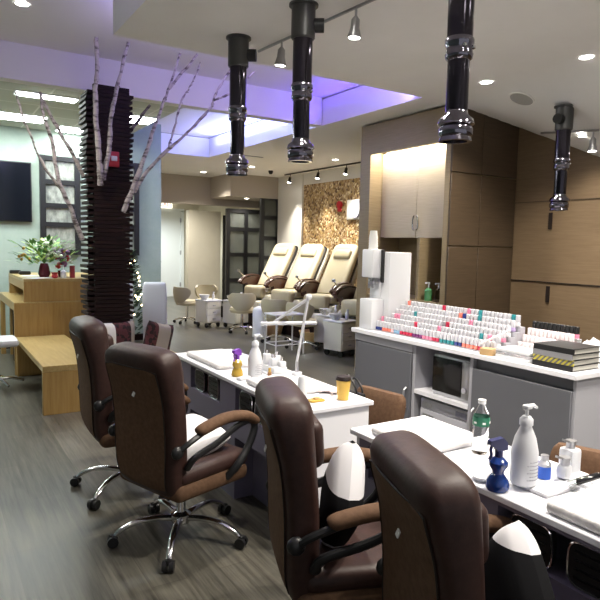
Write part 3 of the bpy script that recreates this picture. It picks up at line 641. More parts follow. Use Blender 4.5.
for i, (x, y, l) in enumerate(((5.36, 9.32, 'orange wooden basin in front of the middle pedicure chair'), (5.50, 8.22, 'orange wooden basin beside the platform, right of the white lamp arm'))):
    tag(MB().lathe([(.16, 0), (.22, .20), (.20, .20), (.14, .03)], 'card', seg=20).build('wood_basin', loc=(x-.12, y, .0)), l, 'basin')
# framed white rolling table
rt = thing('rolling_table', 'white metal framed side table behind the desk lamp', 'table', (4.40, 7.45, 0))
MB().box(-.25, .25, -.18, .18, .60, .62, 'white', .004, seg=1).build('top', rt)
for x in (-.23, .23):
    for y in (-.16, .16): MB().tube([(x, y, .03), (x, y, .6)], .012, 'white', 8).build('leg', rt)
MB().tube([(-.23, -.16, .18), (.23, -.16, .18), (.23, .16, .18), (-.23, .16, .18), (-.23, -.16, .18)], .009, 'white', 6).build('stretcher', rt)

# white dining chairs and tree behind the column
def wchair():
    t = thing('white_chair', '', 'chair')
    sp = cr([(.0, .38, .20, .05), (-.02, .55, .21, .05), (-.05, .8, .21, .04), (-.07, .98, .20, .035), (-.07, 1.03, .17, .02)], 4)
    MB().loft([ring((0, y-.18, z), w_, d_, 4, 20) for y, z, w_, d_ in sp], 'white').build('backrest', t)
    MB().box(-.21, .21, -.2, .24, .37, .46, 'white', .03).build('seat', t)
    for x in (-.18, .18):
        for y in (-.17, .2): MB().tube([(x, y, .38), (x*1.05, y*1.05, 0)], [.018, .012], 'white', 8).build('leg', t)
    return t
w0 = wchair(); w0.scale = (.82, .9, 1); w0.location = (2.86, 8.62, 0); w0.rotation_euler.z = R(-20); w0['label'] = 'white high backed chair in full view right of the slatted column'; w0['group'] = 'white chairs by the tree'
w1 = copy_tree(w0); w1.location = (2.40, 8.78, 0); w1.rotation_euler.z = R(-15); w1['label'] = 'white high backed chair mostly hidden by the slatted column'
tr = thing('christmas_tree', 'small dark christmas tree with warm lights behind the slatted column', 'tree', (2.66, 9.21, 0))
mb = MB(); rnd = random.Random(5)
for i in range(520):
    h = rnd.random()**.8; z = .15+1.3*h; rr = (.30*(1-h)+.03)*rnd.uniform(.4, 1); a = rnd.uniform(0, 2*PI); c = Vector((rr*math.cos(a), rr*math.sin(a), z)); d = Vector((math.cos(a), math.sin(a), .4))*.10
    s_ = Vector((-math.sin(a), math.cos(a), 0))*.018; k = mb.mi('pine'); mb.bm.faces.new([mb.bm.verts.new(c+q) for q in (-s_, d*.6-s_, d, d*.6+s_, s_)]).material_index = k
mb.build('foliage', tr); MB().cyl(0, 0, 0, 1.35, .025, 'slat', .008, 8).build('trunk', tr)
for i in range(34):
    h = rnd.random(); z = .2+1.2*h; rr = .33*(1-h)+.05; a = rnd.uniform(PI*.9, PI*2.1); MB().ball((rr*math.cos(a), rr*math.sin(a), z), .012, 'fairy', sub=1).build('fairy_light', tr)
# grey office chair glimpsed far left
oc = thing('swivel_stool', 'white seated swivel stool half cut off at the left edge', 'stool', (.62, 7.1, 0))
b = MB(); star(b, .26, .1, 'chrome'); b.build('star_base', oc); MB().cyl(0, 0, .09, .46, .022, 'chrome', seg=10).build('gas_lift', oc); MB().box(-.2, .2, -.2, .2, .46, .54, 'white', .035).build('seat', oc)

# ================================================================== NAIL POLISH COUNTER
ct = thing('storage_counter', 'grey sided counter with white top holding nail polish racks', 'counter', (3.45, 3.1, 0))
def cp(n, mb, **k): return mb.build(n, k.pop('parent', ct), loc=P(ct), **k)
cp('worktop', MB().box(3.13, 3.77, 2.02, 4.16, .865, .90, 'lam', .004, seg=1))
mb = MB().box(3.17, 3.75, 2.04, 2.06, .0, .864, 'greyl').box(3.17, 3.75, 4.12, 4.14, 0, .864, 'grey').box(3.72, 3.75, 2.06, 4.12, 0, .864, 'grey')
mb.box(3.17, 3.72, 2.81, 2.84, 0, .864, 'greyl').box(3.17, 3.72, 3.38, 3.41, 0, .864, 'greyl').box(3.165, 3.72, 2.84, 3.38, .49, .52, 'lam').box(3.20, 3.72, 2.06, 2.81, .02, .86, 'grey').box(3.20, 3.72, 3.41, 4.12, .02, .86, 'grey')
mb.box(3.16, 3.20, 3.41, 4.14, .80, .864, 'greyl')
cp('carcass', mb)
for y0, y1, hy in ((2.06, 2.805, 2.77), (3.415, 4.10, 3.45)):
    d = cp('door', MB().box(3.155, 3.175, y0, y1, .06, .79, 'grey', .003, seg=1))
    MB().tube([(3.15, hy, .36), (3.125, hy, .38), (3.118, hy, .44), (3.125, hy, .50), (3.15, hy, .52)], .008, 'steel', 8).build('handle', d)
mw = thing('microwave', 'small silver and black microwave on the shelf inside the grey counter', 'microwave', (3.35, 3.03, .521))
MB().box(-.15, .15, -.18, .185, 0, .30, 'steel', .008).build('body', mw); MB().box(-.165, -.151, -.10, .18, .03, .285, 'oven', .004).build('door', mw)
MB().box(-.163, -.151, -.175, -.105, .02, .29, 'steel', .002).build('control_panel', mw); MB().tube([(-.165, -.14, .09), (-.18, -.14, .09)], .02, 'chrome', 14).build('dial', mw)
fg = thing('mini_fridge', 'pale grey mini fridge under the microwave shelf', 'fridge', (3.40, 3.08, 0))
MB().box(-.18, .28, -.22, .26, .02, .46, 'greyl', .008).build('body', fg); d = MB().box(-.20, -.182, -.22, .26, .03, .38, 'greyl', .004).build('door', fg); MB().box(-.21, -.2, .12, .22, .33, .35, 'steel').build('handle', d)
pnl = MB().box(-.195, -.181, -.22, .26, .385, .46, 'greyl', .003).build('control_strip', fg); MB().box(-.202, -.195, .14, .24, .405, .435, 'steel', .004).build('badge', pnl); MB().box(-.2, -.195, -.2, -.1, .40, .44, 'ink').build('button_panel', pnl)

# racks and bottles
M['rackwhite'] = mat('rack_white', (.40, .40, .44), .4)
def rack(name, label, x0, dx, z0, dz, n, ya, yb, m='acrylic'):
    mb = MB()
    for k in range(n): mb.box(x0+dx*k-dx/2+.001, x0+dx*k+dx/2, ya, yb if k < 2 else min(yb, 3.86), z0, z0+dz*k+.004, m)
    return tag(mb.build(name), label, 'rack')
rack('polish_rack', 'long stepped display rack full of white capped gel polish', 3.235, .048, .901, .034, 6, 2.66, 4.02, 'rackwhite')

rack('polish_rack', 'short clear stepped rack with black capped polish beside the swatch books', 3.41, .048, .901, .045, 4, 2.285, 2.64, 'acrylic')
def bottle_proto(capm, colm, black=False):
    b = MB().box(-.0125, .0125, -.0145, .0145, 0, .028, colm, .003, seg=1).build('polish_bottle')
    MB().box(-.0115, .0115, -.0135, .0135, .0285, .078, capm, .003, seg=1).build('cap', b); return b
cols = {'crimson': (.55, .03, .08), 'coral': (.8, .22, .16), 'rose': (.75, .25, .38), 'blush': (.80, .50, .52), 'plum': (.18, .03, .16), 'teal': (.03, .25, .28), 'navy': (.03, .05, .22), 'nude': (.62, .45, .38), 'lilac': (.45, .35, .6), 'white': (.75, .74, .76), 'sky': (.25, .45, .65), 'grey': (.3, .3, .33)}
for k, v in cols.items(): M['pol_'+k] = mat('polish_'+k, v, .2, coat=.3)
protos = {}
def pbottle(cap, c, loc, lab, grp):
    key = (cap, c)
    if key not in protos: o = protos[key] = bottle_proto(cap, 'pol_'+c)
    else: o = copy_tree(protos[key])
    o.location = loc; o['label'] = lab; o['category'] = 'nail polish'; o['group'] = grp; return o
rnd = random.Random(21)
runs = [('navy', 4), ('coral', 3), ('blush', 1), ('sky', 2), ('crimson', 4), ('plum', 3), ('rose', 3), ('crimson', 2), ('teal', 4), ('navy', 2), ('coral', 4), ('crimson', 4)]
front = [c for c, n in runs for _ in range(n)]
RN = ['front', 'second', 'third', 'fourth', 'fifth', 'top']
for k in range(6):
    for j in range(36):
        y = 3.99-j*.0368
        if k > 1 and y > 3.86: continue
        c = front[j % len(front)] if k == 0 else rnd.choice(['white', 'white', 'white', 'blush', 'rose', 'white', 'nude', 'lilac'])
        cap = 'capwhite'; q = rnd.random()
        if k > 0 and q < .10: cap = rnd.choice(['pol_crimson', 'pol_rose', 'pol_teal', 'pol_grey', 'pol_navy', 'pol_coral'])
        capn = {'capwhite': 'white'}.get(cap, cap[4:])
        if capn == c and c != 'white': c = 'white'
        cn_ = 'clear white' if c == 'white' else c
        pbottle(cap, c, (3.235+.048*k, y, .906+.034*k), '%s gel polish, %s cap, %s row of long rack, number %d from dispenser' % (cn_, capn, RN[k], j+1), '%s %s capped bottles, %s row' % (cn_, capn, RN[k]))
for k in range(4):
    for j in range(11 if k else 10):
        y = 2.625-j*.0315; cap = 'black' if k == 3 else 'acrylic2'
        c = rnd.choice(['crimson', 'rose', 'blush', 'coral', 'crimson']) if k > 1 else rnd.choice(['blush', 'white', 'nude'])
        if 'acrylic2' not in M: M['acrylic2'] = mat('clear_cap', (.75, .70, .72), .15)
        pbottle(cap, c, (3.41+.048*k, y, .906+.045*k), '%s polish, %s cap, %s row of short rack, number %d from long rack' % ('clear white' if c == 'white' else c, 'black' if k == 3 else 'clear', ['front', 'second', 'third', 'back'][k], j+1), '%s short rack bottles, %s row' % (c, ['front', 'second', 'third', 'back'][k]))
# trays, box, books, tissue
for k in range(3):
    tag(MB().box(-.09, .09, -.13, .13, 0, .02, 'white' if k != 1 else 'acrylic', .003, seg=1).build('clear_tray', loc=(3.26, 2.50, .901+.0215*k)), 'flat %s tray, %s of the stack beside the striped swatch books' % (('white', 'clear', 'white')[k], ('bottom', 'middle', 'top')[k]), 'tray')
tag(MB().box(-.035, .035, -.045, .045, 0, .045, 'card', .003, seg=1).build('card_box', loc=(3.175, 2.695, .901), rot=(0, 0, .3)), 'small brown cardboard box at the counter edge before the polish', 'box')
tag(MB().tube([(3.15, 2.74, .97), (3.30, 2.62, 1.075)], .006, 'white', 8).build('plastic_stick'), 'white stick leaning up over the clear bottles', 'stick')
BL = ['black swatch book at the bottom of the stack', 'swatch book with yellow striped spine in the stack', 'swatch book with pale grey spine under the top one', 'black swatch book on top of the stack']
for k, (cm, l) in enumerate(zip(('black', 'stripe', 'steel', 'black'), BL)):
    z = .901+k*.0335; t = thing('swatch_book', l, 'book', (3.30+.004*(k % 2), 2.21, z), R((0, .8, -1, .5)[k]), 'stack of swatch books')
    MB().box(-.12, .14, -.128, .132, .003, .030, 'page').build('pages', t)
    MB().box(-.13, -.121, -.135, .135, 0, .033, cm).box(-.121, .145, -.135, .135, .0302, .033, 'black').box(-.121, .145, -.135, .135, 0, .0028, 'black').build('cover', t)
tb = thing('tissue_box', 'white box with crumpled clear wrap behind the swatch books', 'box', (3.675, 2.27, .901))
MB().box(-.09, .09, -.11, .11, 0, .07, 'white', .006).build('carton', tb)
mb = MB(); k = mb.mi('tissue'); G = 12
V = [[mb.bm.verts.new((-.08+.16*i/G, -.09+.18*j/G, .075+(.045*rnd.random()+.03)*math.sin(PI*i/G)*math.sin(PI*j/G))) for j in range(G+1)] for i in range(G+1)]
for i in range(G):
    for j in range(G): mb.bm.faces.new((V[i][j], V[i+1][j], V[i+1][j+1], V[i][j+1])).material_index = k
mb.build('plastic_wrap', tb)
# soaps in the niche
for x, y, m_, l in ((4.90, 5.06, 'greensoap', 'green soap pump bottle in the cabinet recess'), (4.93, 4.93, 'clear', 'clear pump bottle right of the green soap')):
    t = thing('soap_bottle', l, 'bottle', (x, y, 1.001)); MB().lathe([(.045, 0), (.045, .12), (.015, .15)], m_, seg=16).build('body', t); MB().cyl(0, 0, .15, .2, .008, 'white', seg=8).box(-.05, .01, -.008, .008, .195, .212, 'white').build('pump', t)
# water dispenser on counter
wd = thing('water_dispenser', 'white countertop water dispenser with side tap at the far end of the counter', 'water dispenser', (3.385, 3.98, .901))
MB().box(-.08, .16, -.10, .13, 0, .66, 'white', .008).build('cabinet', wd, label='pale grey white cabinet')
MB().box(-.20, -.082, -.02, .13, .44, .68, 'white', .012).build('tap_head', wd)
MB().box(-.21, -.082, -.04, .13, 0, .26, 'white', .01).build('tray_base', wd)
MB().box(-.10, -.082, .0, .13, .26, .44, 'white').build('splash_back', wd)
MB().box(-.115, -.082, -.036, -.021, .40, .68, 'black', .006).build('dark_trim', wd)
for x in (-.17, -.13): MB().cyl(x, .055, .35, .44, .012, 'steel', seg=10).box(x-.015, x+.015, .0, .055, .39, .41, 'steel').build('tap', wd)
cs = thing('paper_cup_stack', 'stack of white paper cups on top of the water dispenser', 'cups', (3.245, 4.035, 1.582))
for k in range(5): MB().lathe([(.036-.001*k, 0+k*.022), (.042-.001*k, -.03+k*.022+.03), (.030, .07+k*.022)], 'paper', seg=16).build('paper_cup', cs)

# ================================================================== MANICURE DESKS
def vent_grille(x, y, z, t, wy=.165, hz=.145):
    g = MB().tube([(x-.012, y, z), (x+.012, y, z)], 1, 'black', 28)
    for v in g.bm.verts:
        a = math.atan2(v.co.z-z, v.co.y-y); v.co.y = y+wy/2*sgn(math.cos(a), .5); v.co.z = z+hz/2*sgn(math.sin(a), .5)
    g = g.build('vent_grille', t)
    pts = [(x-.014, y+wy/2*sgn(math.cos(a), .5), z+hz/2*sgn(math.sin(a), .5)) for a in [2*PI*i/32 for i in range(33)]]
    MB().tube(pts, .004, 'chrome', 6).build('grille_rim', g)
    for q in range(4): MB().box(x-.016, x-.012, y-wy*.36, y+wy*.36, z-.045+.028*q, z-.04+.028*q, 'blackgloss').build('louvre', g)
def desk(label, xl, xr, ya, yb, stations):
    t = thing('manicure_desk', label, 'desk', ((xl+xr)/2, (ya+yb)/2, 0)); loc = P(t)
    MB().box(xl, xr, ya, yb, .735, .76, 'lam', .004, seg=1).build('tabletop', t, loc=loc)
    mb = MB(); a = xl+.02; b = xr-.02
    mb.box(a, b, ya+.02, ya+.04, 0, .734, 'lam').box(a, b, yb-.05, yb-.03, 0, .734, 'lam').box(b-.02, b, ya+.04, yb-.05, 0, .734, 'lam')
    mb.box(a+.13, a+.15, ya+.04, yb-.05, 0, .734, 'lavlam')
    edges = sorted([e for s_ in stations for e in s_]); cur = ya+.04
    for s0_, s1_ in sorted(stations):
        mb.box(a, a+.13, cur, s0_, 0, .734, 'lavlam'); mb.box(a, a+.13, s0_, s1_, .715, .734, 'lavlam'); mb.box(a, a+.13, s0_, s1_, .40, .56, 'lavlam'); cur = s1_
    mb.box(a, a+.13, cur, yb-.05, 0, .734, 'lavlam' if True else 'lam')
    mb.build('body', t, loc=loc, label='white end panels and lavender grey front')
    for s0_, s1_ in stations:
        for q in (.28, .74): 
            g0 = s0_+(s1_-s0_)*q
            vent_grille(a+.03-t.location[0], g0-t.location[1], .635, t)
    return t
desk('white manicure desk with the takeaway cup, farther from the viewer', 1.585, 2.07, 2.52, 4.34, [(3.53, 4.04), (2.86, 3.30)])
desk('white manicure desk in the foreground with the blue spray bottle', 1.65, 2.12, .1, 2.18, [(.86, 1.34), (1.66, 2.06)])
def pad(x0, x1, y0, y1, label, h=.035):
    o = MB().box(x0, x1, y0, y1, .761, .761+h, 'towel', .016, seg=4).build('hand_pad'); tag(o, label, 'hand pad')
pad(1.63, 1.93, 3.62, 4.20, 'white towel pad at the far end of the farther desk')
pad(1.62, 1.92, 2.80, 3.20, 'white towel pad near the cup on the farther desk')
pad(1.68, 2.00, 1.72, 2.07, 'white towel pad at the far end of the foreground desk')
pad(1.67, 1.98, .55, 1.16, 'white towel pad at the right edge of the foreground desk', .04)

def lotion(x, y, z, s_, label, r=.046, ht=.20, lab=True):
    t = thing('pump_bottle', label, 'bottle', (x, y, z), R(s_))
    MB().lathe([(r*.93, 0), (r, .01), (r, ht*.55), (r*.78, ht*.78), (r*.42, ht*.97), (r*.42, ht)], 'white', seg=28).build('body', t)
    MB().lathe([(r*.5, ht), (r*.5, ht+.02), (r*.30, ht+.032), (.006, ht+.034), (.006, ht+.055)], 'white', seg=20).build('pump_collar', t)
    mb = MB(); mb.box(-.015, .018, -.013, .013, ht+.055, ht+.072, 'white', .006, seg=2); mb.tube([(.0, 0, ht+.065), (.04, 0, ht+.064), (.062, 0, ht+.052)], [.009, .007, .005], 'white', 8); mb.build('pump_head', t)
    if lab:
        mb = MB()
        for q in range(6):
            for a in range(-4 + (q % 2), 4):
                b0 = R(-90+a*11); rr = r+.0008; p0_ = (rr*math.cos(b0), rr*math.sin(b0), ht*(.12+.06*q)); b1 = b0+R(8); mb.tube([p0_, (rr*math.cos(b1), rr*math.sin(b1), p0_[2])], .0012, 'ink', 4)
        mb.build('label_print', t, label='grey label text lines')
    return t
lotion(1.76, 3.34, .761, 20, 'tall white pump bottle beside the purple spray bottle')
lotion(1.785, 1.33, .776, 5, 'tall white pump bottle beside the blue spray bottle on the foreground desk', r=.047, ht=.212)
def trigger(x, y, rz, label, bodym, headm, prof):
    t = thing('spray_bottle', label, 'spray bottle', (x, y, .761), R(rz)); MB().lathe(prof, bodym, seg=28).build('body', t); h = prof[-1][1]
    mb = MB().cyl(0, 0, h-.005, h+.025, .014, headm, seg=16); mb.prism([(-.03, h+.025), (-.028, h+.05), (-.01, h+.068), (.04, h+.060), (.042, h+.045), (.015, h+.03), (.012, h+.022), (-.012, h+.022)], -.011, .011, 'y', headm); mb.build('spray_head', t)
    mb = MB(); mb.tube(cr([(.026, 0, h+.045), (.034, 0, h+.028), (.030, 0, h+.008), (.038, 0, h-.008)], 3), [.0055]*10, headm, 8); mb.build('trigger', t)
trigger(1.665, 3.40, 205, 'amber spray bottle with purple trigger on the farther desk', 'amber', 'purple', [(.032, 0), (.038, .01), (.034, .035), (.024, .055), (.032, .075), (.03, .095), (.014, .11)])
trigger(1.685, 1.36, 165, 'glossy blue spray bottle on the foreground desk', 'blueglass', 'navy', [(.036, 0), (.041, .012), (.038, .035), (.020, .060), (.023, .072), (.033, .088), (.033, .100), (.020, .114), (.014, .119)])
cu = thing('coffee_cup', 'yellow paper takeaway cup with brown lid on the desk corner', 'cup', (1.93, 2.62, .761))
MB().lathe([(.030, 0), (.0405, .112)], 'cup', seg=28).build('cup_body', cu); MB().lathe([(.044, .110), (.044, .117), (.041, .122), (.038, .130), (.030, .130)], 'cuplid', seg=28).build('lid', cu)
tu = thing('lotion_tube', 'white upright tube standing on the farther desk', 'tube', (1.735, 2.735, .761)); MB().lathe([(.026, 0), (.026, .02), (.024, .11), (.018, .125)], 'white', seg=20).build('body', tu)
tag(MB().box(-.04, .05, -.03, .03, 0, .012, 'amber', .005).ball((.01, 0, .015), .018, 'card', (1.3, 1, .6), 1).build('sponge_dish', loc=(1.77, 2.66, .7605)), 'small yellow dish right of the white tube', 'dish')
mb = MB(); k = mb.mi('pgrey2') if 'pgrey2' in M else None
M['cloth'] = mat('pink_grey_cloth', (.50, .42, .42), .9); k = mb.mi('cloth')
V = [[mb.bm.verts.new((-.05+.10*i/8+.02*math.sin(j), -.14+.28*j/14, .004+.012*abs(math.sin(i*1.3+j*.7)))) for j in range(15)] for i in range(9)]
for i in range(8):
    for j in range(14): mb.bm.faces.new((V[i][j], V[i+1][j], V[i+1][j+1], V[i][j+1])).material_index = k
mb.build('hand_cloth', loc=(1.94, 2.86, .762), rot=(0, 0, .2)); tag(C.objects['hand_cloth'], 'crumpled pinkish cloth beside the takeaway cup', 'cloth')
cd_ = thing('bottle_caddy', 'white stepped caddy with chrome topped bottles on the farther desk', 'caddy', (1.92, 3.36, .761))
MB().box(-.07, .07, -.10, .10, 0, .012, 'white', .003).box(-.05, .05, -.07, .09, .012, .055, 'white', .006).build('tray', cd_)
for i, (x, y, h) in enumerate(((-.03, .06, .12), (-.02, -.01, .09), (.03, .03, .10), (.02, -.05, .06))):
    b = MB().box(x-.022, x+.022, y-.022, y+.022, .055, .055+h*.6, 'white', .006).build('bottle', cd_); MB().cyl(x, y, .055+h*.6, .08+h*.6, .012, 'chrome', seg=12).build('chrome_cap', b)
tag(MB().cyl(0, 0, 0, .05, .013, 'wood_red', seg=14).cyl(0, 0, .05, .075, .009, 'amber', seg=12).build('nail_oil', loc=(1.80, 3.22, .7605)), 'small brown bottle before the white caddy', 'bottle')
tag(MB().box(-.05, .05, -.02, .02, 0, .02, 'white', .008).build('nail_buffer', loc=(1.66, 3.30, .7605), rot=(0, 0, .4)), 'white buffer block by the spray bottle base', 'buffer')
# arm lamp
al = thing('desk_lamp', 'white jointed arm lamp clamped on the far edge of the desk', 'lamp', (2.03, 3.27, .76))
def lw(p): return (p[0]-2.03, p[1]-3.27, p[2]-.76)
MB().cyl(0, 0, .0015, .02, .035, 'white', seg=18).cyl(0, 0, .02, .09, .012, 'steel', seg=10).build('clamp', al)
MB().tube([lw((2.03, 3.27, .85)), lw((2.06, 3.20, 1.262))], .009, 'white', 8).build('lower_arm', al)
MB().tube([lw((2.06, 3.19, 1.27)), lw((2.06, 3.64, 1.06))], .009, 'white', 8).tube([lw((2.075, 3.19, 1.27)), lw((2.075, 3.64, 1.06))], .004, 'white', 6).build('upper_arm', al)
MB().ball(lw((2.06, 3.19, 1.275)), .02, 'white').build('elbow', al)
MB().tube([lw((1.95, 3.62, 1.058)), lw((2.25, 3.38, 1.078))], .013, 'white', 12).build('lamp_bar', al)
# foreground desk items
wb = thing('water_bottle', 'clear water bottle with green label on the foreground desk', 'bottle', (1.93, 1.655, .761))
MB().lathe([(.028, 0), (.033, .006), (.031, .02), (.034, .04), (.030, .06), (.034, .08), (.030, .10), (.034, .115), (.034, .155), (.028, .175), (.013, .20), (.013, .208)], 'clear', seg=28).build('body', wb)
MB().lathe([(.0346, .118), (.0350, .12), (.0350, .152), (.0346, .154)], 'label', seg=28, cap=False).build('label_band', wb, label='green label band')
mb = MB()
for a in range(0, 360, 60): mb.box(.0352, .0356, -.006, .007, .128, .136, 'paper', rot=Matrix.Rotation(R(a), 3, 'Z'), c=(0, 0, .136))
mb.build('label_print', wb); MB().cyl(0, 0, .208, .224, .016, 'paper', seg=20).build('cap', wb)
tag(MB().box(-.13, .16, -.075, .075, 0, .014, 'white', .005).build('bottle_tray', loc=(1.90, 1.295, .7605)), 'shallow white tray under the foreground bottles', 'tray')
jr = thing('blue_jar', 'small jar with bright blue label and clear lid on the tray', 'jar', (1.895, 1.325, .776)); MB().cyl(0, 0, 0, .045, .024, 'bluelab', seg=24).build('body', jr); MB().lathe([(.024, .045), (.024, .055), (.014, .065), (.014, .085)], 'steel', seg=20).build('lid', jr)
def disp(x, y, h, r, label):
    t = thing('pump_dispenser', label, 'bottle', (x, y, .776 if x < 2.03 else .761)); MB().box(-r, r, -r, r, 0, h, 'white', .012).build('body', t)
    MB().cyl(0, 0, h, h+.02, .017, 'steel', seg=20).build('metal_cap', t); MB().tube([(0, 0, h+.02), (.0, 0, h+.028)], .02, 'steel', 14).box(-.05, -.01, -.006, .006, h+.026, h+.034, 'steel', rot=Matrix.Rotation(.35, 3, 'Y')).build('flip_lid', t)
disp(1.955, 1.285, .052, .022, 'short white dispenser with silver pump lid on the tray')
disp(2.055, 1.33, .10, .031, 'taller white dispenser with silver flip lid behind the tray')
ds = thing('glass_dish', 'small shallow glass dish left of the blue spray bottle', 'dish', (1.71, 1.445, .761)); MB().lathe([(.030, 0), (.042, .018), (.040, .018), (.028, .004)], 'white', seg=24).build('bowl', ds)
dh = thing('drill_holder', 'clear block holding a nail drill handpiece', 'holder', (1.93, 1.185, .76)); MB().prism([(-.05, .001), (.05, .001), (.05, .035), (-.03, .028)], -.03, .03, 'x', 'acrylic').build('block', dh)
dp = thing('nail_drill', 'black and silver nail drill handpiece lying on the clear block', 'drill', (1.93, 1.185, .808))
MB().tube([(-.075, .02, -.012), (-.045, .01, -.004)], [.004, .008], 'chrome', 12).build('chuck', dp); MB().tube([(-.045, .01, -.004), (-.03, .008, -.001), (.05, -.015, .012), (.07, -.02, .015)], [.009, .012, .012, .006], 'blackgloss', 14).build('grip', dp)
tag(MB().tube(cr([(2.0, 1.165, .823), (2.06, 1.12, .80), (2.08, 1.0, .78), (2.09, .8, .766)], 5), .0035, 'black', 6).build('drill_cable'), 'thin black cable trailing from the nail drill', 'cable')

# ================================================================== CHAIRS
def exec_chair(dz, label):
    t = thing('executive_chair', label, 'chair'); t['group'] = 'brown leather executive chairs along the desks'
    b = MB().lathe([(.045, .085), (.055, .10), (.055, .135), (.03, .15)], 'chrome', seg=20).build('hub', t)
    for k in range(5):
        a = PI/2+2*PI*k/5+.08; c, s_ = math.cos(a), math.sin(a)
        L = MB().tube([(r*c, r*s_, z) for r, z in cr([(.03, .115), (.12, .125), (.23, .118), (.31, .085), (.345, .055)], 4)], [.022-.0005*i for i in range(17)], 'chrome', 10, .8).build('leg', t)
        w_ = MB()
        for q in (-.017, .017): w_.tube([(.355*c-(q-.011)*s_, .355*s_+(q-.011)*c, .029), (.355*c-(q+.011)*s_, .355*s_+(q+.011)*c, .029)], .0285, 'black', 16)
        w_.box(.355*c-.016, .355*c+.016, .355*s_-.016, .355*s_+.016, .035, .066, 'black', .008); w_.build('caster', L)
    MB().cyl(0, 0, .12, .32+dz, .026, 'chrome', seg=18).build('gas_lift', t)
    MB().box(-.10, .10, -.12, .12, .30+dz, .33+dz, 'black', .006).build('seat_plate', t)
    D_ = Vector((0, 0, dz))
    def rbox(name, x0, x1, y0, y1, z0, z1, m_, bev): return MB().box(x0, x1, y0, y1, z0+dz, z1+dz, m_, bev, seg=4).build(name, t)
    rbox('seat_base', -.255, .255, -.23, .27, .325, .42, 'brown', .04)
    rbox('seat_cushion', -.25, .25, -.21, .28, .40, .49, 'leather', .042)
    sp = cr([(-.17, .345, .19, .035), (-.185, .365, .225, .055), (-.20, .44, .24, .066), (-.205, .56, .25, .068), (-.21, .70, .25, .068), (-.225, .85, .252, .07), (-.245, .97, .25, .082), (-.255, 1.03, .242, .086), (-.26, 1.065, .218, .074), (-.265, 1.085, .175, .05), (-.265, 1.092, .10, .025)], 5)
    MB().loft([[p+D_ for p in ring((0, y, z), w_, d_, 4.2, 36, ay=Vector((0, 1, .12)))] for y, z, w_, d_ in sp], 'leather').build('backrest', t)
    MB().box(-.2, .2, -.06, .045, -.10, .075, 'leather', .04, seg=4).build('headrest', t, loc=(0, -.175, .93+dz), rot=(R(4), 0, 0))
    q = [(y-d_-.0015, z, w_-.045) for y, z, w_, d_ in sp if .37 < z < 1.0]
    mb = MB(); k = mb.mi('brown')
    rows = []
    for i, (y, z, w_) in enumerate(q):
        e = min(1, min(i, len(q)-1-i)/2.2+.72); rows.append([(w_*e*(-1+2*j/14), y+.010*(abs(-1+2*j/14)**4), z+dz) for j in range(15)])
    A = [[mb.bm.verts.new((x, y-.004, z)) for x, y, z in r_] for r_ in rows]; B = [[mb.bm.verts.new((x, y+.02, z)) for x, y, z in r_] for r_ in rows]
    for G_ in (A, B):
        for i in range(len(rows)-1):
            for j in range(14): mb.bm.faces.new((G_[i][j], G_[i][j+1], G_[i+1][j+1], G_[i+1][j])).material_index = k
    for i in range(len(rows)-1):
        for j in (0, 14): mb.bm.faces.new((A[i][j], A[i+1][j], B[i+1][j], B[i][j])).material_index = k
    for j in range(14):
        for i in (0, len(rows)-1): mb.bm.faces.new((A[i][j], A[i][j+1], B[i][j+1], B[i][j])).material_index = k
    bp = mb.build('back_panel', t, label='lighter brown rear panel')
    edge = [Vector(r_[0]) for r_ in rows]+[Vector(p) for p in rows[-1][1:-1]]+[Vector(r_[-1]) for r_ in rows[::-1]]
    MB().tube([p+Vector((0, -.004, 0)) for p in edge], .0035, 'dark', 6).build('piping', bp)
    MB().box(-.008, .008, -.002, .002, -.011, .011, 'paper').build('care_tag', bp, loc=(0.02, q[int(len(q)*.78)][0]-.008, .86+dz), rot=(R(-10), R(20), 0))
    for s_ in (-1, 1):
        x = s_*.285
        a = MB().tube(cr([(s_*.25, -.17, .50+dz), (x, -.15, .56+dz), (x, .0, .60+dz), (x, .14, .655+dz), (x, .235, .665+dz), (x, .27, .62+dz), (x, .22, .52+dz), (x, .14, .44+dz), (s_*.245, .10, .375+dz)], 5), .021, 'black', 10, .75).build('arm_frame', t)
        MB().tube(cr([(s_*.262, -.24, .60+dz), (x, -.19, .64+dz), (x, -.10, .672+dz)], 4), .015, 'black', 8).ball((s_*.262, -.24, .60+dz), .034, 'black', (.7, 1, 1)).build('arm_link', a)
        MB().tube(cr([(x, -.13, .675+dz), (x, -.10, .69+dz), (x, .05, .715+dz), (x, .19, .70+dz), (x, .27, .66+dz), (x, .285, .645+dz)], 4), [.018, .026, .032, .035, .037]+[.038]*10+[.036, .034, .03, .026, .018, .012], 'brown', 14, .75).build('arm_pad', t)
    return t
CH = [(1.09, 3.80, 92, .035, 'leftmost brown executive chair, farthest from the viewer beside the bench'),
      (1.14, 3.00, 71, -.005, 'brown executive chair in full view at the middle with chrome star base'),
      (1.35, 1.80, 111, -.01, 'brown executive chair with a black and white pillow, right of the full view one'),
      (1.39, 1.11, 110, -.045, 'nearest brown executive chair at the bottom right of the photo')]
for x, y, h, dz, l in CH:
    o = exec_chair(dz, l); o.location = (x, y, 0); o.rotation_euler.z = -R(h)
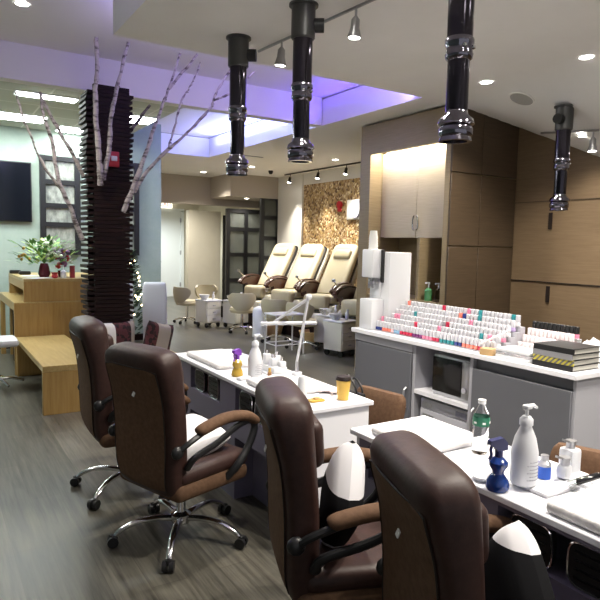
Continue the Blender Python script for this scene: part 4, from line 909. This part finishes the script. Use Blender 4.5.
def band_mat(top=.60):
    m = mat('black_white_banded_fabric', (.7, .7, .7), .9, spec=.1); nt = m.node_tree; b = nt.nodes['Principled BSDF']; N = nt.nodes.new; L = nt.links.new
    tc = N('ShaderNodeTexCoord'); sx = N('ShaderNodeSeparateXYZ'); L(tc.outputs['Object'], sx.inputs[0]); ad = N('ShaderNodeMath'); L(sx.outputs[0], ad.inputs[0]); L(sx.outputs[2], ad.inputs[1])
    mr = N('ShaderNodeMapRange'); mr.inputs[1].default_value = -.40; mr.inputs[2].default_value = .40; L(ad.outputs[0], mr.inputs[0])
    cr_ = N('ShaderNodeValToRGB'); r_ = cr_.color_ramp; r_.interpolation = 'CONSTANT'; W = (.62, .61, .63, 1); K = (.006, .006, .007, 1)
    r_.elements[0].position = 0; r_.elements[0].color = W; r_.elements[1].position = .2; r_.elements[1].color = K
    for p, c in ((top, W), (.87 if top < .7 else .99, K)):
        x = r_.elements.new(p); x.color = c
    L(mr.outputs[0], cr_.inputs[0]); L(cr_.outputs[0], b.inputs['Base Color']); return m
M['bands'] = band_mat()
M['bands_wide'] = band_mat(.76)
def bw_pillow(label, loc, rot, w_, h_, th, m_='bands'):
    mb = MB(); G = 24; k = mb.mi(m_)
    for s_ in (1, -1):
        V = [[None]*(G+1) for _ in range(G+1)]
        for i in range(G+1):
            for j in range(G+1):
                u, v = -1+2*i/G, -1+2*j/G; e = max(0, (1-u**4)*(1-v**4))**.5
                V[i][j] = mb.bm.verts.new((u*w_/2*(1-.09*u*u*v*v), s_*th/2*e, v*h_/2*(1-.09*u*u*v*v)))
        for i in range(G):
            for j in range(G): mb.bm.faces.new((V[i][j], V[i+1][j], V[i+1][j+1], V[i][j+1])).material_index = k
    bmesh.ops.remove_doubles(mb.bm, verts=mb.bm.verts[:], dist=.0005)
    return tag(mb.build('cushion', loc=loc, rot=rot), label, 'cushion')
bw_pillow('black and white banded pillow standing on its corner in the second nearest chair', (1.31, 1.77, .66), (R(-14), R(-45), R(-111)), .34, .34, .14)
bw_pillow('black and white banded pillow behind the nearest chair back', (1.41, 1.07, .60), (R(-14), R(-54), R(-105)), .34, .34, .14, 'bands_wide')
bw_pillow('grey white pillow lying in the full view chair under its arm', (1.20, 3.03, .54), (R(-78), R(10), R(-72)), .36, .34, .11, 'pwhite')

def client_chair(x, y, rz, label):
    t = thing('client_chair', label, 'chair', (x, y, 0), R(rz)); t['group'] = 'brown client chairs between desks and counter'
    t.scale = (.86, .86, .84)
    MB().box(-.24, .24, -.22, .24, .38, .48, 'brown', .03, seg=3).build('seat', t)
    MB().loft([ring((0, yy, z), w_, d_, 5, 24) for yy, z, w_, d_ in cr([(-.2, .44, .22, .04), (-.22, .6, .235, .045), (-.25, .74, .23, .045), (-.26, .79, .20, .03)], 4)], 'brown').build('backrest', t)
    for a in (-.21, .21):
        for b in (-.19, .2): MB().tube([(a, b, .39), (a*1.08, b*1.1, 0)], [.018, .013], 'slat', 8).build('leg', t)
    return t
client_chair(2.30, 2.96, 100, 'brown client chair holding the black handbag beside the farther desk')
client_chair(2.46, 1.52, 110, 'brown client chair mostly hidden behind the foreground desk')
client_chair(2.50, .98, 85, 'brown client chair at the right edge behind the foreground desk')
hb = thing('handbag', 'black leather handbag with looped handle on the client chair', 'bag', (2.24, 2.96, .405), R(100)); hb.scale = (.8, .8, .95)
MB().loft([ring((0, 0, z), w_, d_, 4, 20) for z, w_, d_ in ((0, .15, .05), (.02, .165, .06), (.16, .17, .055), (.28, .15, .035), (.31, .14, .02))], 'black').build('body', hb)
MB().tube(cr([(-.09, .03, .26), (-.085, .035, .34), (0, .04, .42), (.085, .035, .34), (.09, .03, .26)], 5), .008, 'black', 8).build('handle', hb)
MB().tube(cr([(-.09, -.03, .26), (-.085, -.035, .33), (0, -.04, .39), (.085, -.035, .33), (.09, -.03, .26)], 5), .008, 'black', 8).build('handle', hb)
